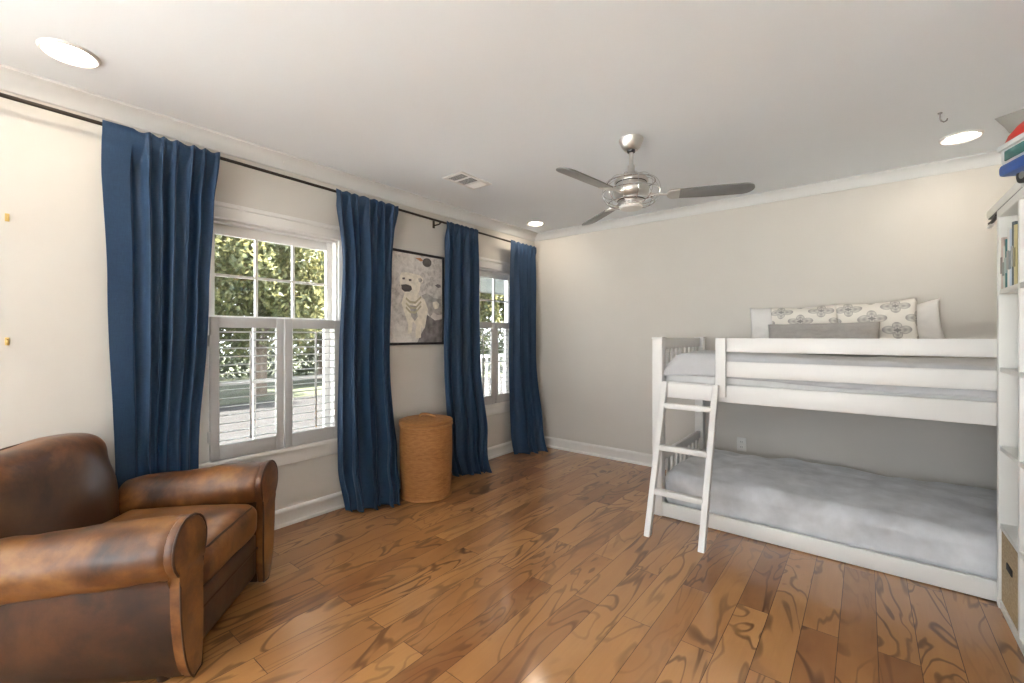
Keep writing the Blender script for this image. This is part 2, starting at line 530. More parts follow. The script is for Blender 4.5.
# baseboards: tall flat board, rounded cap and shoe mould; crown: cove profile
BASE = [(0, 0), (0.020, 0), (0.020, 0.016), (0.013, 0.024), (0.013, 0.086), (0.017, 0.092), (0.016, 0.104), (0.009, 0.114), (0, 0.118)]
CROWN = [(0, 0), (0.085, 0), (0.085, -0.010), (0.074, -0.014), (0.050, -0.024), (0.030, -0.044), (0.018, -0.068), (0.012, -0.080), (0.0, -0.084)]
def runs(name, prof, z, side, m, label, cat):
    bm = B()
    if side == 'left':   prism(bm, prof, lambda u, v, w: (u, w, z+v), YF, 0)
    if side == 'back':   prism(bm, prof, lambda u, v, w: (w, -u, z+v), 0, XR)
    if side == 'right':  prism(bm, prof, lambda u, v, w: (XR-u, w, z+v), YF, 0)
    if side == 'front':  prism(bm, prof, lambda u, v, w: (w, YF+u, z+v), 0, XR)
    struct(name, bm, m, smooth=True, label=label, cat=cat)
runs('baseboard_left', BASE, 0, 'left', M['trim'], 'white baseboard below the windows', 'baseboard')
runs('baseboard_back', BASE, 0, 'back', M['trim'], 'white baseboard along the bunk bed wall', 'baseboard')
runs('baseboard_right', BASE, 0, 'right', M['trim'], 'white baseboard behind the shelf unit', 'baseboard')
runs('baseboard_front', BASE, 0, 'front', M['trim'], 'white baseboard opposite the bunk bed', 'baseboard')
runs('trim_1', CROWN, CH, 'left', M['crown'], 'white crown moulding above the curtains', 'crown moulding')
CR2 = [(u*0.6, v*0.95) for u, v in CROWN]
runs('trim_2', CR2, CH, 'back', M['crown'], 'white crown moulding above the bunk bed wall', 'crown moulding')
runs('trim_3', CR2, CH, 'right', M['crown'], 'white crown moulding above the shelf unit', 'crown moulding')
runs('trim_4', CR2, CH, 'front', M['crown'], 'white crown moulding above the added wide window', 'crown moulding')

# ------------------------------------------------------------------ windows
def window(name, w, place, cols, label, apron=0.09):
    """double-hung window: place(a, d, z) maps along-wall, depth into the room, height to xyz"""
    def bb(bm, a0, a1, d0, d1, z0, z1, bev=0.0):
        p, q = place(a0, d0, z0), place(a1, d1, z1)
        box(bm, min(p[0], q[0]), max(p[0], q[0]), min(p[1], q[1]), max(p[1], q[1]), z0, z1, bev)
    c, h, z0, z1 = w['c'], w['h'], w['z0'], w['z1']
    root = bpy.data.objects.new(name, None); col.objects.link(root)
    root['kind'] = 'structure'; root['label'] = label; root['category'] = 'window'
    bm = B()                                                    # jambs and head lining
    for s in (-1, 1):
        bb(bm, c+s*h, c+s*(h-0.018), -T, 0.0, z0, z1)
    bb(bm, c-h+0.018, c+h-0.018, -T, 0, z1-0.018, z1); bb(bm, c-h+0.018, c+h-0.018, -T, 0, z0, z0+0.014)
    obj('window_frame', bm, M['trim'], root, False)
    bm = B()                                                    # casing with a stepped head
    cw = 0.058
    for s in (-1, 1):
        bb(bm, c+s*(h-0.004), c+s*(h+cw), 0, 0.018, z0, z1+0.005, 0.004)
        bb(bm, c+s*(h+cw-0.016), c+s*(h+cw+0.002), 0, 0.026, z0, z1+0.005, 0.004)
    bb(bm, c-h-cw, c+h+cw, 0, 0.018, z1-0.004, z1+0.075, 0.004)
    bb(bm, c-h-cw-0.008, c+h+cw+0.008, 0, 0.030, z1+0.070, z1+0.098, 0.005)
    bb(bm, c-h-cw, c+h+cw, 0, 0.024, z1-0.004, z1+0.012, 0.004)
    obj('casing', bm, M['trim'], root, True)
    bm = B(); bb(bm, c-h-cw-0.015, c+h+cw+0.015, -0.03, 0.045, z0-0.022, z0+0.004, 0.006)
    obj('sill', bm, M['trim'], root, True)
    bm = B(); bb(bm, c-h-cw, c+h+cw, 0, 0.016, z0-0.022-apron, z0-0.020, 0.004)
    obj('apron', bm, M['trim'], root, True)
    zm = (z0+z1)/2 + 0.10 if cols == 3 else (z0+z1)/2
    zm = w.get('zm', zm)
    for nm, (a, b, d) in (('upper_sash', (zm-0.02, z1-0.018, -0.055)), ('lower_sash', (z0+0.014, zm+0.02, -0.085))):
        bm = B(); st = 0.040
        l, r = c-h+0.018, c+h-0.018
        bb(bm, l, l+st, d-0.03, d, a, b, 0.003); bb(bm, r-st, r, d-0.03, d, a, b, 0.003)
        bb(bm, l+st, r-st, d-0.03, d, b-(0.062 if nm == 'upper_sash' else 0.04), b, 0.003); bb(bm, l+st, r-st, d-0.03, d, a, a+0.045, 0.003)
        s = obj(nm, bm, M['trim'], root, True)
        gl, gr, ga, gb = l+st, r-st, a+0.045, b-(0.062 if nm == 'upper_sash' else 0.04)
        bm = B(); mw = 0.008
        for k in range(1, cols):
            x = gl+(gr-gl)*k/cols
            bb(bm, x-mw, x+mw, d-0.026, d-0.004, ga, gb)
        bb(bm, gl, gr, d-0.025, d-0.005, (ga+gb)/2-mw, (ga+gb)/2+mw)
        obj('muntin_grid', bm, M['trim'], s, False)
        bm = B(); bb(bm, gl, gr, d-0.017, d-0.013, ga, gb)
        obj('glass_pane', bm, M['glass'], s, False)
    return root
left_place = lambda a, d, z: (d, a, z)
W1['zm'] = 1.36; W2['zm'] = 1.37
window('window_1', W1, left_place, 3, 'white six over six window nearest the leather armchair')
window('window_2', W2, left_place, 3, 'white window near the corner looking on the porch')
window('added_window_3', W3, lambda a, d, z: (a, YF+d, z), 4, 'wide white window added for daylight opposite the bunk bed')

window('added_window_4', W4, left_place, 3, 'wide white window added for daylight behind the armchair')
for W, at, rot in ((W3, lambda W, z: (W['c'], YF-T-0.01, z), (R(90), 0, 0)), (W4, lambda W, z: (-T-0.01, W['c'], z), (R(90), 0, R(-90)))):
    pl = bpy.data.lights.new('daylight_portal', 'AREA'); pl.shape = 'RECTANGLE'
    pl.size, pl.size_y = 2*W['h'], W['z1']-W['z0']
    pl.cycles.is_portal = True
    po = bpy.data.objects.new('daylight_portal', pl); col.objects.link(po)
    po.location = at(W, (W['z0']+W['z1'])/2); po.rotation_euler = rot

# ------------------------------------------------------------------ café shutters
def shutter(c, y0, y1, z0, z1, hinge, label):
    """one hinged shutter panel, its back at x = 0.012, its own louvers each a part"""
    t = thing('shutter', label, 'shutter', (0.030, (y0+y1)/2, z0), group='louvered café shutters')
    hw = (y1-y0)/2; H = z1-z0; st = 0.046; rb, rt = 0.085, 0.062
    bm = B()
    for s in (-1, 1):
        box(bm, -0.014, 0.014, s*hw, s*(hw-st), 0, H, 0.003)
    box(bm, -0.014, 0.014, -hw+st, hw-st, 0, rb, 0.002); box(bm, -0.014, 0.014, -hw+st, hw-st, H-rt, H, 0.002)
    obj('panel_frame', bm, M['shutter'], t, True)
    n = 14; pitch = (H-rb-rt)/n
    proto = None
    prof = [(0.029*math.cos(a), 0.0034*math.sin(a)) for a in [2*PI*k/14 for k in range(14)]]
    for k in range(n):
        z = rb+pitch*(k+0.5)
        if proto is None:
            bm = B(); ti = R(6)
            prism(bm, prof, lambda u, v, w: (u*math.cos(ti)-v*math.sin(ti), w, u*math.sin(ti)+v*math.cos(ti)), -hw+st, hw-st)
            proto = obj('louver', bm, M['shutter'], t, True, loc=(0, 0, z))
        else:
            o = proto.copy(); col.objects.link(o); o.parent = t; o.location = (0, 0, z)
    bm = B(); box(bm, 0.030, 0.040, -0.006, 0.006, rb+0.02, H-rt-0.02, 0.002)
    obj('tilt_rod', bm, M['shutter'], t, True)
    for z in (0.14, H-0.14):
        bm = B(); box(bm, -0.016, 0.017, hinge*hw, hinge*(hw+0.010), z-0.032, z+0.032, 0.002)
        tube(bm, [(0.018, hinge*(hw+0.003), z-0.034), (0.018, hinge*(hw+0.003), z+0.034)], 0.005, 8)
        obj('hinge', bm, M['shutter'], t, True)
    return t
for W, zs0, zs1, a, b in ((W1, 0.527, 1.372, 'left shutter panel of the window beside the armchair', 'right shutter panel of the window beside the armchair'),
                          (W2, 0.567, 1.40, 'left shutter panel of the far window by the corner', 'right shutter panel of the far window by the corner')):
    c, h = W['c'], W['h']
    mid = c+0.012
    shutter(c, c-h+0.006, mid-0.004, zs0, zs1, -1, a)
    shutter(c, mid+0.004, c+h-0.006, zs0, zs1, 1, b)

# ------------------------------------------------------------------ curtain rod
RX, RZ = 0.092, 2.285
def rodz(y): return 2.252 + (-0.47-y)*0.0145
rod = thing('curtain_rod', 'long thin dark bronze curtain rod above both windows', 'curtain rod', (RX, -2.4, rodz(-2.4)))
bm = B(); tube(bm, [(0, y+2.4, rodz(y)-rodz(-2.4)) for y in (-4.75, -3.5, -2.4, -1.2, -0.11)], 0.0095, 12)
obj('pole', bm, M['bronze'], rod)
for y in (-4.5, -2.25, -1.533, -0.32):
    bm = B(); z = rodz(y)-rodz(-2.4)
    box(bm, -RX, -RX+0.006, y+2.4-0.012, y+2.4+0.012, z-0.045, z+0.02, 0.002)
    tube(bm, [(-RX+0.003, y+2.4, z-0.022), (-0.02, y+2.4, z-0.022), (0, y+2.4, z-0.013)], 0.006, 8)
    tube(bm, [(0.014*math.cos(a), y+2.4, z+0.014*math.sin(a)) for a in [PI*1.0+PI*k/8 for k in range(9)]], 0.004, 6)
    obj('bracket', bm, M['bronze'], rod)
bm = B(); lathe(bm, [(0, -0.03), (0.012, -0.03), (0.016, -0.015), (0.016, 0.0), (0, 0.002)], 16)
f = obj('finial', bm, M['bronze'], rod, loc=(0, 2.4-0.05, rodz(-0.05)-rodz(-2.4))); f.rotation_euler = (R(-90), 0, 0)
f.location.y = 2.4-0.125

# ------------------------------------------------------------------ curtains
def lerp_keys(keys, v):
    for (a, x), (b, y) in zip(keys, keys[1:]):
        if v <= b:
            t = (v-a)/(b-a) if b > a else 0
            t = t*t*(3-2*t)
            return x+(y-x)*t
    return keys[-1][1]

def curtain(label, left, right, depth, folds, seed, flat=0.0, puddle=0.10, xoff=None):
    """left/right: (height fraction from the top, y) keys of the side edges; depth keys of fold amplitude"""
    NU, NV = 150, 80
    rnd = random.Random(seed)
    ph = [rnd.uniform(0, 2*PI) for _ in range(6)]
    zt = rodz((left[0][1]+right[0][1])/2) + 0.022
    bm = B(); uvl = None
    rows = []
    for j in range(NV+1):
        v = j/NV
        vv = v
        row = []
        yl, yr = lerp_keys(left, vv), lerp_keys(right, vv)
        A = lerp_keys(depth, vv)
        xo = lerp_keys(xoff, vv) if xoff else 0
        for i in range(NU+1):
            u = i/NU
            # fold phase: a flat stretch first where the panel is not gathered
            if flat > 0:
                k = 0.0 if u < flat*0.55 else (u-flat*0.55)/(1-flat*0.55)
            else:
                k = u
            kk = k + 0.018*math.sin(2*PI*2.3*k+ph[0]) + 0.02*v*math.sin(2*PI*1.1*k+ph[1]+2*v)
            fold = math.sin(2*PI*folds*kk+ph[2])
            fold = math.copysign(abs(fold)**0.8, fold)
            half = math.sin(2*PI*(folds*0.5)*kk+ph[3]+0.8*v)
            wgt = min(1, v*5)
            x = RX + xo + A*(fold*(1-0.35*wgt)+half*0.62*wgt) + 0.012*noise.noise((u*3+seed, v*3.0, 1.3))*wgt
            # pocket: bulge around the rod near the top
            y = yl+(yr-yl)*u + (A*0.35*math.cos(2*PI*folds*kk+ph[2]))*min(1, v*8+0.15)
            z = zt*(1-v)
            z -= 0.006*(1-math.cos(2*PI*folds*kk))*(1-min(1, v*20))     # scalloped heading
            if v > 0.55 and puddle > 0:          # the lower part swings out into the room
                q = (v-0.55)/0.45
                x += puddle*q*q*(0.12+0.88*u)*(1+0.25*noise.noise((u*4+seed*3, 2.0, 0)))
            if v > 0.86:                         # and the hem breaks on the floor
                q = (v-0.86)/0.14
                q2 = q*q
                x += 0.030*q2*(1+noise.noise((u*5+seed, 4.0, 0)))
                z = max(0.006+0.012*(0.5+0.5*noise.noise((u*9, v*30, seed))), z + 0.03*q2*noise.noise((u*6, v*9, seed)))
            if v > 0.6:
                q = (v-0.6)/0.4
                x += 0.020*q*noise.noise((u*5, v*5, seed+4))
                y += 0.016*q*noise.noise((u*4, v*6, seed+9))
            lo = RX+0.0125 if v < 0.025 else 0.034+(RX+0.0125-0.034)*max(0.0, 1-(v-0.025)/0.10)
            x = max(lo, x)
            if z < 0.13: x = max(0.036, x)
            row.append(bm.verts.new((x, y, z)))
        rows.append(row)
    for a, b in zip(rows, rows[1:]):
        for i in range(NU):
            bm.faces.new((a[i], a[i+1], b[i+1], b[i]))
    c = obj('curtain', bm, M['curtain'], None, True, 180)
    tag(c, label, 'curtain', 'blue floor length curtains')
    solid(c, 0.003)
    return c
DEP = [(0, 0.022), (0.1, 0.030), (0.5, 0.036), (1, 0.042)]
curtain('leftmost blue curtain, greyish at the top, hanging behind the armchair', [(0, -3.735), (0.35, -3.705), (0.75, -3.68), (1, -3.67)], [(0, -3.235), (0.15, -3.262), (0.35, -3.285), (0.75, -3.327), (1, -3.32)],
        [(0, 0.022), (0.1, 0.030), (0.5, 0.034), (0.72, 0.016), (1, 0.012)], 6.0, 3, flat=0.42, puddle=0.0, xoff=[(0, 0), (0.5, 0), (0.72, -0.028), (1, -0.030)])
curtain('blue curtain between the near window and the wicker hamper', [(0, -2.520), (0.22, -2.465), (0.5, -2.49), (0.85, -2.50), (1, -2.46)], [(0, -1.990), (0.22, -2.025), (0.5, -2.040), (0.8, -2.02), (0.93, -2.07), (1, -2.12)],
        [(0, 0.020), (0.1, 0.028), (0.5, 0.038), (1, 0.048)], 7.0, 11, puddle=0.19)
curtain('blue curtain between the dog picture and the far window', [(0, -1.470), (0.3, -1.49), (0.5, -1.50), (0.9, -1.455), (1, -1.42)], [(0, -1.060), (0.3, -1.06), (0.5, -1.05), (0.8, -1.03), (1, -1.14)],
        [(0, 0.020), (0.1, 0.028), (0.5, 0.036), (1, 0.045)], 6.5, 23, puddle=0.21)
curtain('blue curtain hanging in the far corner of the room', [(0, -0.560), (0.5, -0.555), (0.9, -0.53), (1, -0.52)], [(0, -0.105), (0.5, -0.105), (0.8, -0.09), (1, -0.185)],
        [(0, 0.020), (0.1, 0.026), (0.5, 0.034), (1, 0.045)], 5.5, 31, flat=0.25, puddle=0.19)

# ------------------------------------------------------------------ framed dog picture
PY0, PY1, PZ0, PZ1 = -2.075, -1.422, 1.185, 1.975
pic = thing('framed_picture', 'black framed print of a sitting dog between two curtains', 'picture', (0.0, (PY0+PY1)/2, PZ0))
pw, phh = (PY1-PY0)/2, PZ1-PZ0
bm = B(); fw = 0.020
for s in (-1, 1):
    box(bm, 0.001, 0.026, s*pw, s*(pw-fw), 0, phh, 0.003)
box(bm, 0.001, 0.026, -pw+fw*0.5, pw-fw*0.5, 0, fw, 0.003); box(bm, 0.001, 0.026, -pw+fw*0.5, pw-fw*0.5, phh-fw, phh, 0.003)
obj('picture_frame', bm, M['black'], pic, True)
def print_material():
    m = mat('sepia_print_paper', (0.6, 0.57, 0.53), 0.6)
    g = NT(m); v = g.coord()
    n = g.noise(v, 22, 5, 0.65, 0.6); n2 = g.noise(v, 3.0, 3)
    k = g.math('ADD', g.math('MULTIPLY', n, 0.6), g.math('MULTIPLY', n2, 0.4))
    g.base(g.ramp(k, [(0.34, (0.40, 0.37, 0.345)), (0.46, (0.64, 0.60, 0.565)), (0.6, (0.78, 0.74, 0.70))]))
    return m
M['print'] = print_material()
M['dog'] = noisy('cream_ink', (0.80, 0.745, 0.645), 0.6, 0.14, 25)
M['ink_dark'] = noisy('charcoal_ink', (0.11, 0.095, 0.092), 0.6, 0.3, 20)
M['ink_mid'] = noisy('grey_ink', (0.22, 0.20, 0.20), 0.6, 0.4, 18)
M['ink_pale'] = noisy('pale_grey_ink', (0.42, 0.395, 0.37), 0.6, 0.3, 24)
M['ink_gold'] = noisy('ochre_ink', (0.50, 0.45, 0.32), 0.6, 0.2, 20)
M['ink_orange'] = noisy('rust_ink', (0.55, 0.25, 0.13), 0.6, 0.2, 20)
bm = B(); box(bm, 0.004, 0.012, -pw+fw*0.8, pw-fw*0.8, fw*0.8, phh-fw*0.8)
sheet = obj('art_print', bm, M['print'], pic, False)
def art(name, pts, m, lift):
    """flat printed shape; points in (0..1, 0..1) of the visible print, left to right and bottom to top"""
    bm = B()
    yv = lambda a: -1.995+a*(0.555)-(PY0+PY1)/2
    prism(bm, [(yv(a), fw+b*(phh-2*fw)) for a, b in pts], lambda u, v, w: (w, u, v), 0.0119, 0.0122+lift)
    return obj(name, bm, m, sheet, False)
def px(l): return [((x-92)/(398-92), 1-(y-70-(x-92)*0.10)/(635-70-(x-92)*0.13)) for x, y in l]
art('floor_shade', px([(300,455),(350,490),(396,480),(396,632),(240,634),(262,580),(285,540)]), M['ink_mid'], 0.0001)
art('second_dog', px([(268,335),(300,320),(345,350),(392,352),(396,450),(370,455),(340,440),(320,470),(300,430)]), M['ink_pale'], 0.0002)
art('second_dog_face', px([(335,375),(362,368),(378,385),(372,412),(350,420),(336,400)]), M['dog'], 0.0003)
art('dog_body', px([(165,335),(240,325),(285,362),(306,420),(296,480),(290,520),(285,540),(272,545),(266,520),(262,600),(232,608),(230,560),(236,525),(214,500),(207,572),(184,580),(188,520),(164,440),(150,390)]), M['dog'], 0.0004)
art('dog_head', px([(140,228),(150,200),(182,198),(232,206),(258,212),(274,228),(276,252),(262,262),(256,300),(240,345),(205,366),(176,345),(152,312),(140,268)]), M['dog'], 0.0006)
art('ear_shade', px([(246,232),(262,226),(272,240),(262,256),(250,252)]), M['ink_pale'], 0.0008)
art('muzzle', px([(148,276),(176,272),(204,280),(210,300),(196,316),(168,318),(150,304)]), M['ink_dark'], 0.0008)
art('eye', px([(154,232),(168,230),(170,242),(156,244)]), M['ink_dark'], 0.0008)
art('eye', px([(190,238),(206,238),(206,250),(192,251)]), M['ink_dark'], 0.0008)
for dy in (0, 34, 62):
    art('necklace', px([(176,352+dy*.9),(200,374+dy),(228,376+dy),(262,340+dy*.9),(266,350+dy*.9),(230,390+dy),(198,388+dy),(172,364+dy*.9)]), M['ink_gold'], 0.0008)
art('chest_shade', px([(196,400),(232,404),(244,470),(226,498),(206,470)]), M['ink_pale'], 0.0006)
art('balloon', px([(300+28*math.cos(a), 128+28*math.sin(a)) for a in [2*PI*k/20 for k in range(20)]]), M['ink_dark'], 0.0004)
art('balloon_knot', px([(228,104),(262,102),(276,118),(262,124)]), M['ink_orange'], 0.0004)
art('bird', px([(350,268),(366,260),(386,262),(390,278),(372,284),(360,276)]), M['ink_mid'], 0.0004)

# ------------------------------------------------------------------ wicker hamper
hx, hy, hr, hh = 0.275, -1.850, 0.205, 0.575
ham = thing('laundry_hamper', 'round tan wicker hamper with a lid between two blue curtains', 'hamper', (hx, hy, 0))
def uv_lathe(bm, prof, n, su, sv):
    uvl = bm.loops.layers.uv.new('UVMap')
    rings = [[bm.verts.new((r*math.cos(2*PI*k/n), r*math.sin(2*PI*k/n), z)) for k in range(n)] for r, z in prof]
    for i, (a, b) in enumerate(zip(rings, rings[1:])):
        for k in range(n):
            f = bm.faces.new((a[k], a[(k+1) % n], b[(k+1) % n], b[k]))
            for lp, (uu, vv) in zip(f.loops, ((k, i), (k+1, i), (k+1, i+1), (k, i+1))):
                lp[uvl].uv = (uu/n*su, vv/(len(prof)-1)*sv)
    return rings
bm = B()
prof = [(hr*(0.955+0.045*min(1, i/30)+0.012*math.sin(PI*i/44))+0.0012*math.sin(i*PI*0.5*2), hh*i/44) for i in range(45)]
rings = uv_lathe(bm, prof, 96, 1.6, 1.0)
bm.faces.new(rings[0][::-1]); bm.faces.new(rings[-1])
obj('basket_body', bm, M['wicker'], ham)
for z, r in ((0.012, hr*0.965), (hh-0.012, hr*1.0)):
    bm = B()
    tube(bm, [(r*math.cos(2*PI*k/64), r*math.sin(2*PI*k/64), z) for k in range(64)], 0.0085, 8, True)
    obj('rim_band', bm, M['wicker_rim'], ham)
bm = B()
rings = uv_lathe(bm, [(hr*1.02, hh+0.002), (hr*1.035, hh+0.010), (hr*1.02, hh+0.022), (hr*0.93, hh+0.028), (hr*0.72, hh+0.034), (hr*0.48, hh+0.038), (hr*0.22, hh+0.041), (hr*0.06, hh+0.042)], 96, 1.6, 0.30)
bm.faces.new(rings[0][::-1]); bm.faces.new(rings[-1])
lid = obj('hamper_lid', bm, M['wicker'], ham)
bm = B()
tube(bm, bez((-0.045, -0.03, hh+0.040), (-0.04, -0.03, hh+0.075), (0.02, 0.0, hh+0.075), (0.06, 0.045, hh+0.040), 12), 0.009, 8)
obj('lid_handle', bm, M['wicker_rim'], lid)

# ------------------------------------------------------------------ leather armchair
arm = thing('armchair', 'worn brown leather club armchair with rolled arms by the window', 'armchair', (0.828, -3.427, 0), R(46.7))
AY = 0.335                       # arm centre line
def lump(p, a, s, sd):
    n = noise.noise((p[0]*s+sd, p[1]*s, p[2]*s))
    return p[0]+a*n, p[1]+a*noise.noise((p[1]*s+sd+7, p[2]*s, p[0]*s)), p[2]+a*noise.noise((p[2]*s+sd+13, p[0]*s, p[1]*s))
AR = 0.107
def arm_zc(t): return 0.503 - 0.054*t
def arm_roll(s):
    """the padded roll on top of an arm, from its front knob back into the backrest"""
    bm = B(); n = 36; rows = []
    N = 34
    for i in range(N+1):
        t = i/N
        x = 0.014 - 0.645*t
        k = {0: 0.86, 1: 0.97}.get(i, 1.0) + 0.05*math.exp(-((t-0.30)/0.22)**2) - 0.03*math.exp(-((t-0.09)/0.025)**2) - 0.12*max(0.0, (t-0.86)/0.14)**2
        zc = arm_zc(t)
        row = []
        for q_ in range(n):
            a = 2*PI*q_/n
            y = s*(AY+0.016) + AR*k*math.cos(a)*s; z = zc+AR*k*math.sin(a)
            q = lump((x, y, z), 0.007, 9, s*3)
            c = 0.004*noise.noise((x*14, a*2.5, s*5.0))*math.exp(-t*4)
            row.append(bm.verts.new((q[0], q[1]+c, q[2]+c) if 1 < i < N else (x, y, z)))
        rows.append(row)
    for a, b in zip(rows, rows[1:]):
        for k in range(n):
            bm.faces.new((a[k], a[(k+1) % n], b[(k+1) % n], b[k]))
    bm.faces.new(rows[0]); bm.faces.new(rows[-1])
    return bm
def keyhole(d=0.0):
    """outline of an arm seen from the front: round top, pinched waist, swelling and drawn in at the foot"""
    pts = []
    rr = 0.106-d
    for k in range(17):
        a = R(-42+(262)*k/16)
        pts.append((AY+0.016+rr*math.cos(a), 0.504+rr*math.sin(a)))
    inner = bez((AY-0.066+d, 0.425, 0), (AY-0.050+d, 0.39, 0), (AY-0.070+d, 0.22, 0), (AY-0.055+d, 0.020, 0), 8)
    outer = bez((AY-0.005-d, 0.012, 0), (AY+0.062-d, 0.08, 0), (AY+0.080-d, 0.28, 0), (AY+0.076-d, 0.415, 0), 12)
    return pts + [(p.x, p.y) for p in inner] + [(p.x, p.y) for p in outer]
def arm_front(s):
    pts = keyhole()
    bm = B()
    prism(bm, pts, lambda u, v, w: (w, s*u, v), -0.004, 0.034, 0.012)
    return bm, pts
for s, side in ((1, 'far'), (-1, 'near')):
    a = obj('arm', arm_roll(s), M['leather'], arm)
    bm = B()                                                    # flat outer and inner panels under the roll
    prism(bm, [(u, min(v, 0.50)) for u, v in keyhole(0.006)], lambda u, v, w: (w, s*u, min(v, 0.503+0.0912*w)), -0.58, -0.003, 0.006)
    obj('arm_side', bm, M['leather_shaded'], arm)
    bm, pts = arm_front(s)
    fr = obj('arm_front', bm, M['leather'] if s > 0 else M['leather'], arm, True, 50)
    bm = B(); tube(bm, [(0.030, s*(AY+(u-AY)*0.97), v) for u, v in pts], 0.0045, 6, True)
    obj('piping', bm, M['piping'], fr)
# seat cushion, front rail, base
def seat_shape(p):
    x, y, z = p
    k = (1-(x/0.33)**2)*(1-(y/0.27)**2)
    z += (0.030*max(0, k) if z > 0 else 0)
    return lump((x, y, z), 0.006, 7, 2.0)
bm = B(); softbox(bm, 0.60, 0.515, 0.165, 0.055, 22, seat_shape)
st = obj('seat_cushion', bm, M['leather_seat'], arm, True, 180, loc=(-0.275, 0, 0.355))
bm = B()
ring = []
for k in range(96):                              # welt following the cushion's upper edge
    t = 2*PI*k/96
    cx, sy_ = math.cos(t), math.sin(t)
    e = (abs(cx)**9+abs(sy_)**9)**(-1/9)
    ring.append(seat_shape((0.286*cx*e, 0.243*sy_*e, 0.0665)))
tube(bm, ring, 0.0050, 6, True)
obj('piping', bm, M['piping'], st)
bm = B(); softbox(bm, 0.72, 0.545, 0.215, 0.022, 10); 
obj('seat_base', bm, M['leather_shaded'], arm, True, 180, loc=(-0.355, 0, 0.170))
bm = B(); box(bm, -0.012, 0.008, -0.272, 0.272, 0.195, 0.205, 0.003)
obj('front_rail_welt', bm, M['piping'], arm)
# back: one plump upholstered block, wider than the seat, its top crest dipping to the sides
def back_shape(p):
    x, y, z = p                                             # local: x depth, y width, z height from the back's middle
    k = max(0, (1-(y/0.34)**2))*max(0, 1-((z-0.02)/0.36)**2)
    top = 0.040*(1-(y/0.36)**2)*max(0, (z+0.1)/0.45) if z > -0.1 else 0
    lean = -0.17*(z+0.36)
    bul = 0.060*k if x > 0 else -0.015*k
    wide = y*(1+0.10*max(0, z)/0.36) 
    return lump((x+lean+bul, wide, z+top), 0.012, 6, 5.0)
bm = B(); softbox(bm, 0.20, 0.600, 0.72, 0.085, 30, back_shape)
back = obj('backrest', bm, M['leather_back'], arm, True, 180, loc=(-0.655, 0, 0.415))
bm = B()
tube(bm, [(-0.805, y, 0.768+0.040*(1-(y/0.36)**2)-0.020*(abs(y)/0.30)**4) for y in [-0.275+0.55*k/24 for k in range(25)]], 0.0065, 6)
obj('piping', bm, M['piping'], back, loc=(0.655, 0, -0.415))
for x, y in ((-0.08, 0.31), (-0.08, -0.31), (-0.60, 0.22), (-0.60, -0.22)):
    bm = B(); lathe(bm, [(0, 0), (0.020, 0), (0.030, 0.03), (0.032, 0.055), (0, 0.055)], 16)
    obj('foot', bm, M['wood_foot'], arm, True, loc=(x, y, 0))

# ------------------------------------------------------------------ bunk bed
BX0, BX1, BYF, BYB = 1.832, 3.900, -1.110, -0.045
bed = thing('bunk_bed', 'low white wooden bunk bed with guard boards along the back wall', 'bunk bed', ((BX0+BX1)/2, (BYF+BYB)/2, 0))
ox, oy = bed.location.x, bed.location.y
def bpart(name, boxes, bev=0.004, m='white'):
    bm = B()
    for (x0, x1, y0, y1, z0, z1) in boxes:
        box(bm, x0-ox, x1-ox, y0-oy, y1-oy, z0, z1, bev)
    return obj(name, bm, M[m], bed, True)
PW = 0.070
for x in (BX0, BX1-PW):
    for y in (BYF, BYB-PW):
        p = bpart('post', [(x, x+PW, y, y+PW, 0, 1.246)], 0.005)
        bm = B(); box(bm, x-0.003-ox, x+PW+0.003-ox, y-0.003-oy, y+PW+0.003-oy, 1.238, 1.252, 0.004)
        obj('post_cap', bm, M['white'], p, True)
bpart('front_deck_rail', [(BX0+PW, BX1-PW, BYF+0.004, BYF+0.032, 0.835, 0.945)])
bpart('back_deck_rail', [(BX0+PW, BX1-PW, BYB-0.032, BYB-0.004, 0.835, 0.945)])
bpart('bottom_rail', [(BX0+PW, BX1-PW, BYF+0.004, BYF+0.032, 0.004, 0.098)])
bpart('bottom_rail', [(BX0+PW, BX1-PW, BYB-0.032, BYB-0.004, 0.004, 0.098)])
bpart('guard_board', [(2.262, BX1-PW, BYF+0.002, BYF+0.026, 1.158, 1.246)])
bpart('guard_board', [(2.262, BX1-PW, BYF+0.002, BYF+0.026, 1.000, 1.096)])
bpart('guard_post', [(2.255, 2.316, BYF-0.022, BYF+0.002, 0.868, 1.247)])
bpart('back_guard_board', [(BX0+PW, BX1-PW, BYB-0.028, BYB-0.004, 1.02, 1.10)])
def end(x0, z_top, h_top, z_bot, h_bot, nsl):
    nm = 'end_rail'
    y0, y1 = BYF+PW, BYB-PW
    bpart(nm, [(x0, x0+0.030, y0, y1, z_top-h_top, z_top)])
    bpart(nm, [(x0, x0+0.030, y0, y1, z_bot, z_bot+h_bot)])
    for k in range(nsl):
        y = y0+(y1-y0)*(k+0.5)/nsl
        bpart('end_slat', [(x0+0.008, x0+0.022, y-0.026, y+0.026, z_bot+h_bot, z_top-h_top)], 0.002)
for x0 in (BX0+0.02, BX1-0.05):
    end(x0, 1.244, 0.075, 0.835, 0.11, 9)
    end(x0, 0.428, 0.062, 0.02, 0.09, 9)
for z in (0.866, 0.024):
    n = 12
    for k in range(n):
        x = BX0+0.14+(BX1-BX0-0.28)*k/(n-1)
        bpart('bed_slat', [(x-0.035, x+0.035, BYF+0.034, BYB-0.034, z, z+0.018)], 0.002)
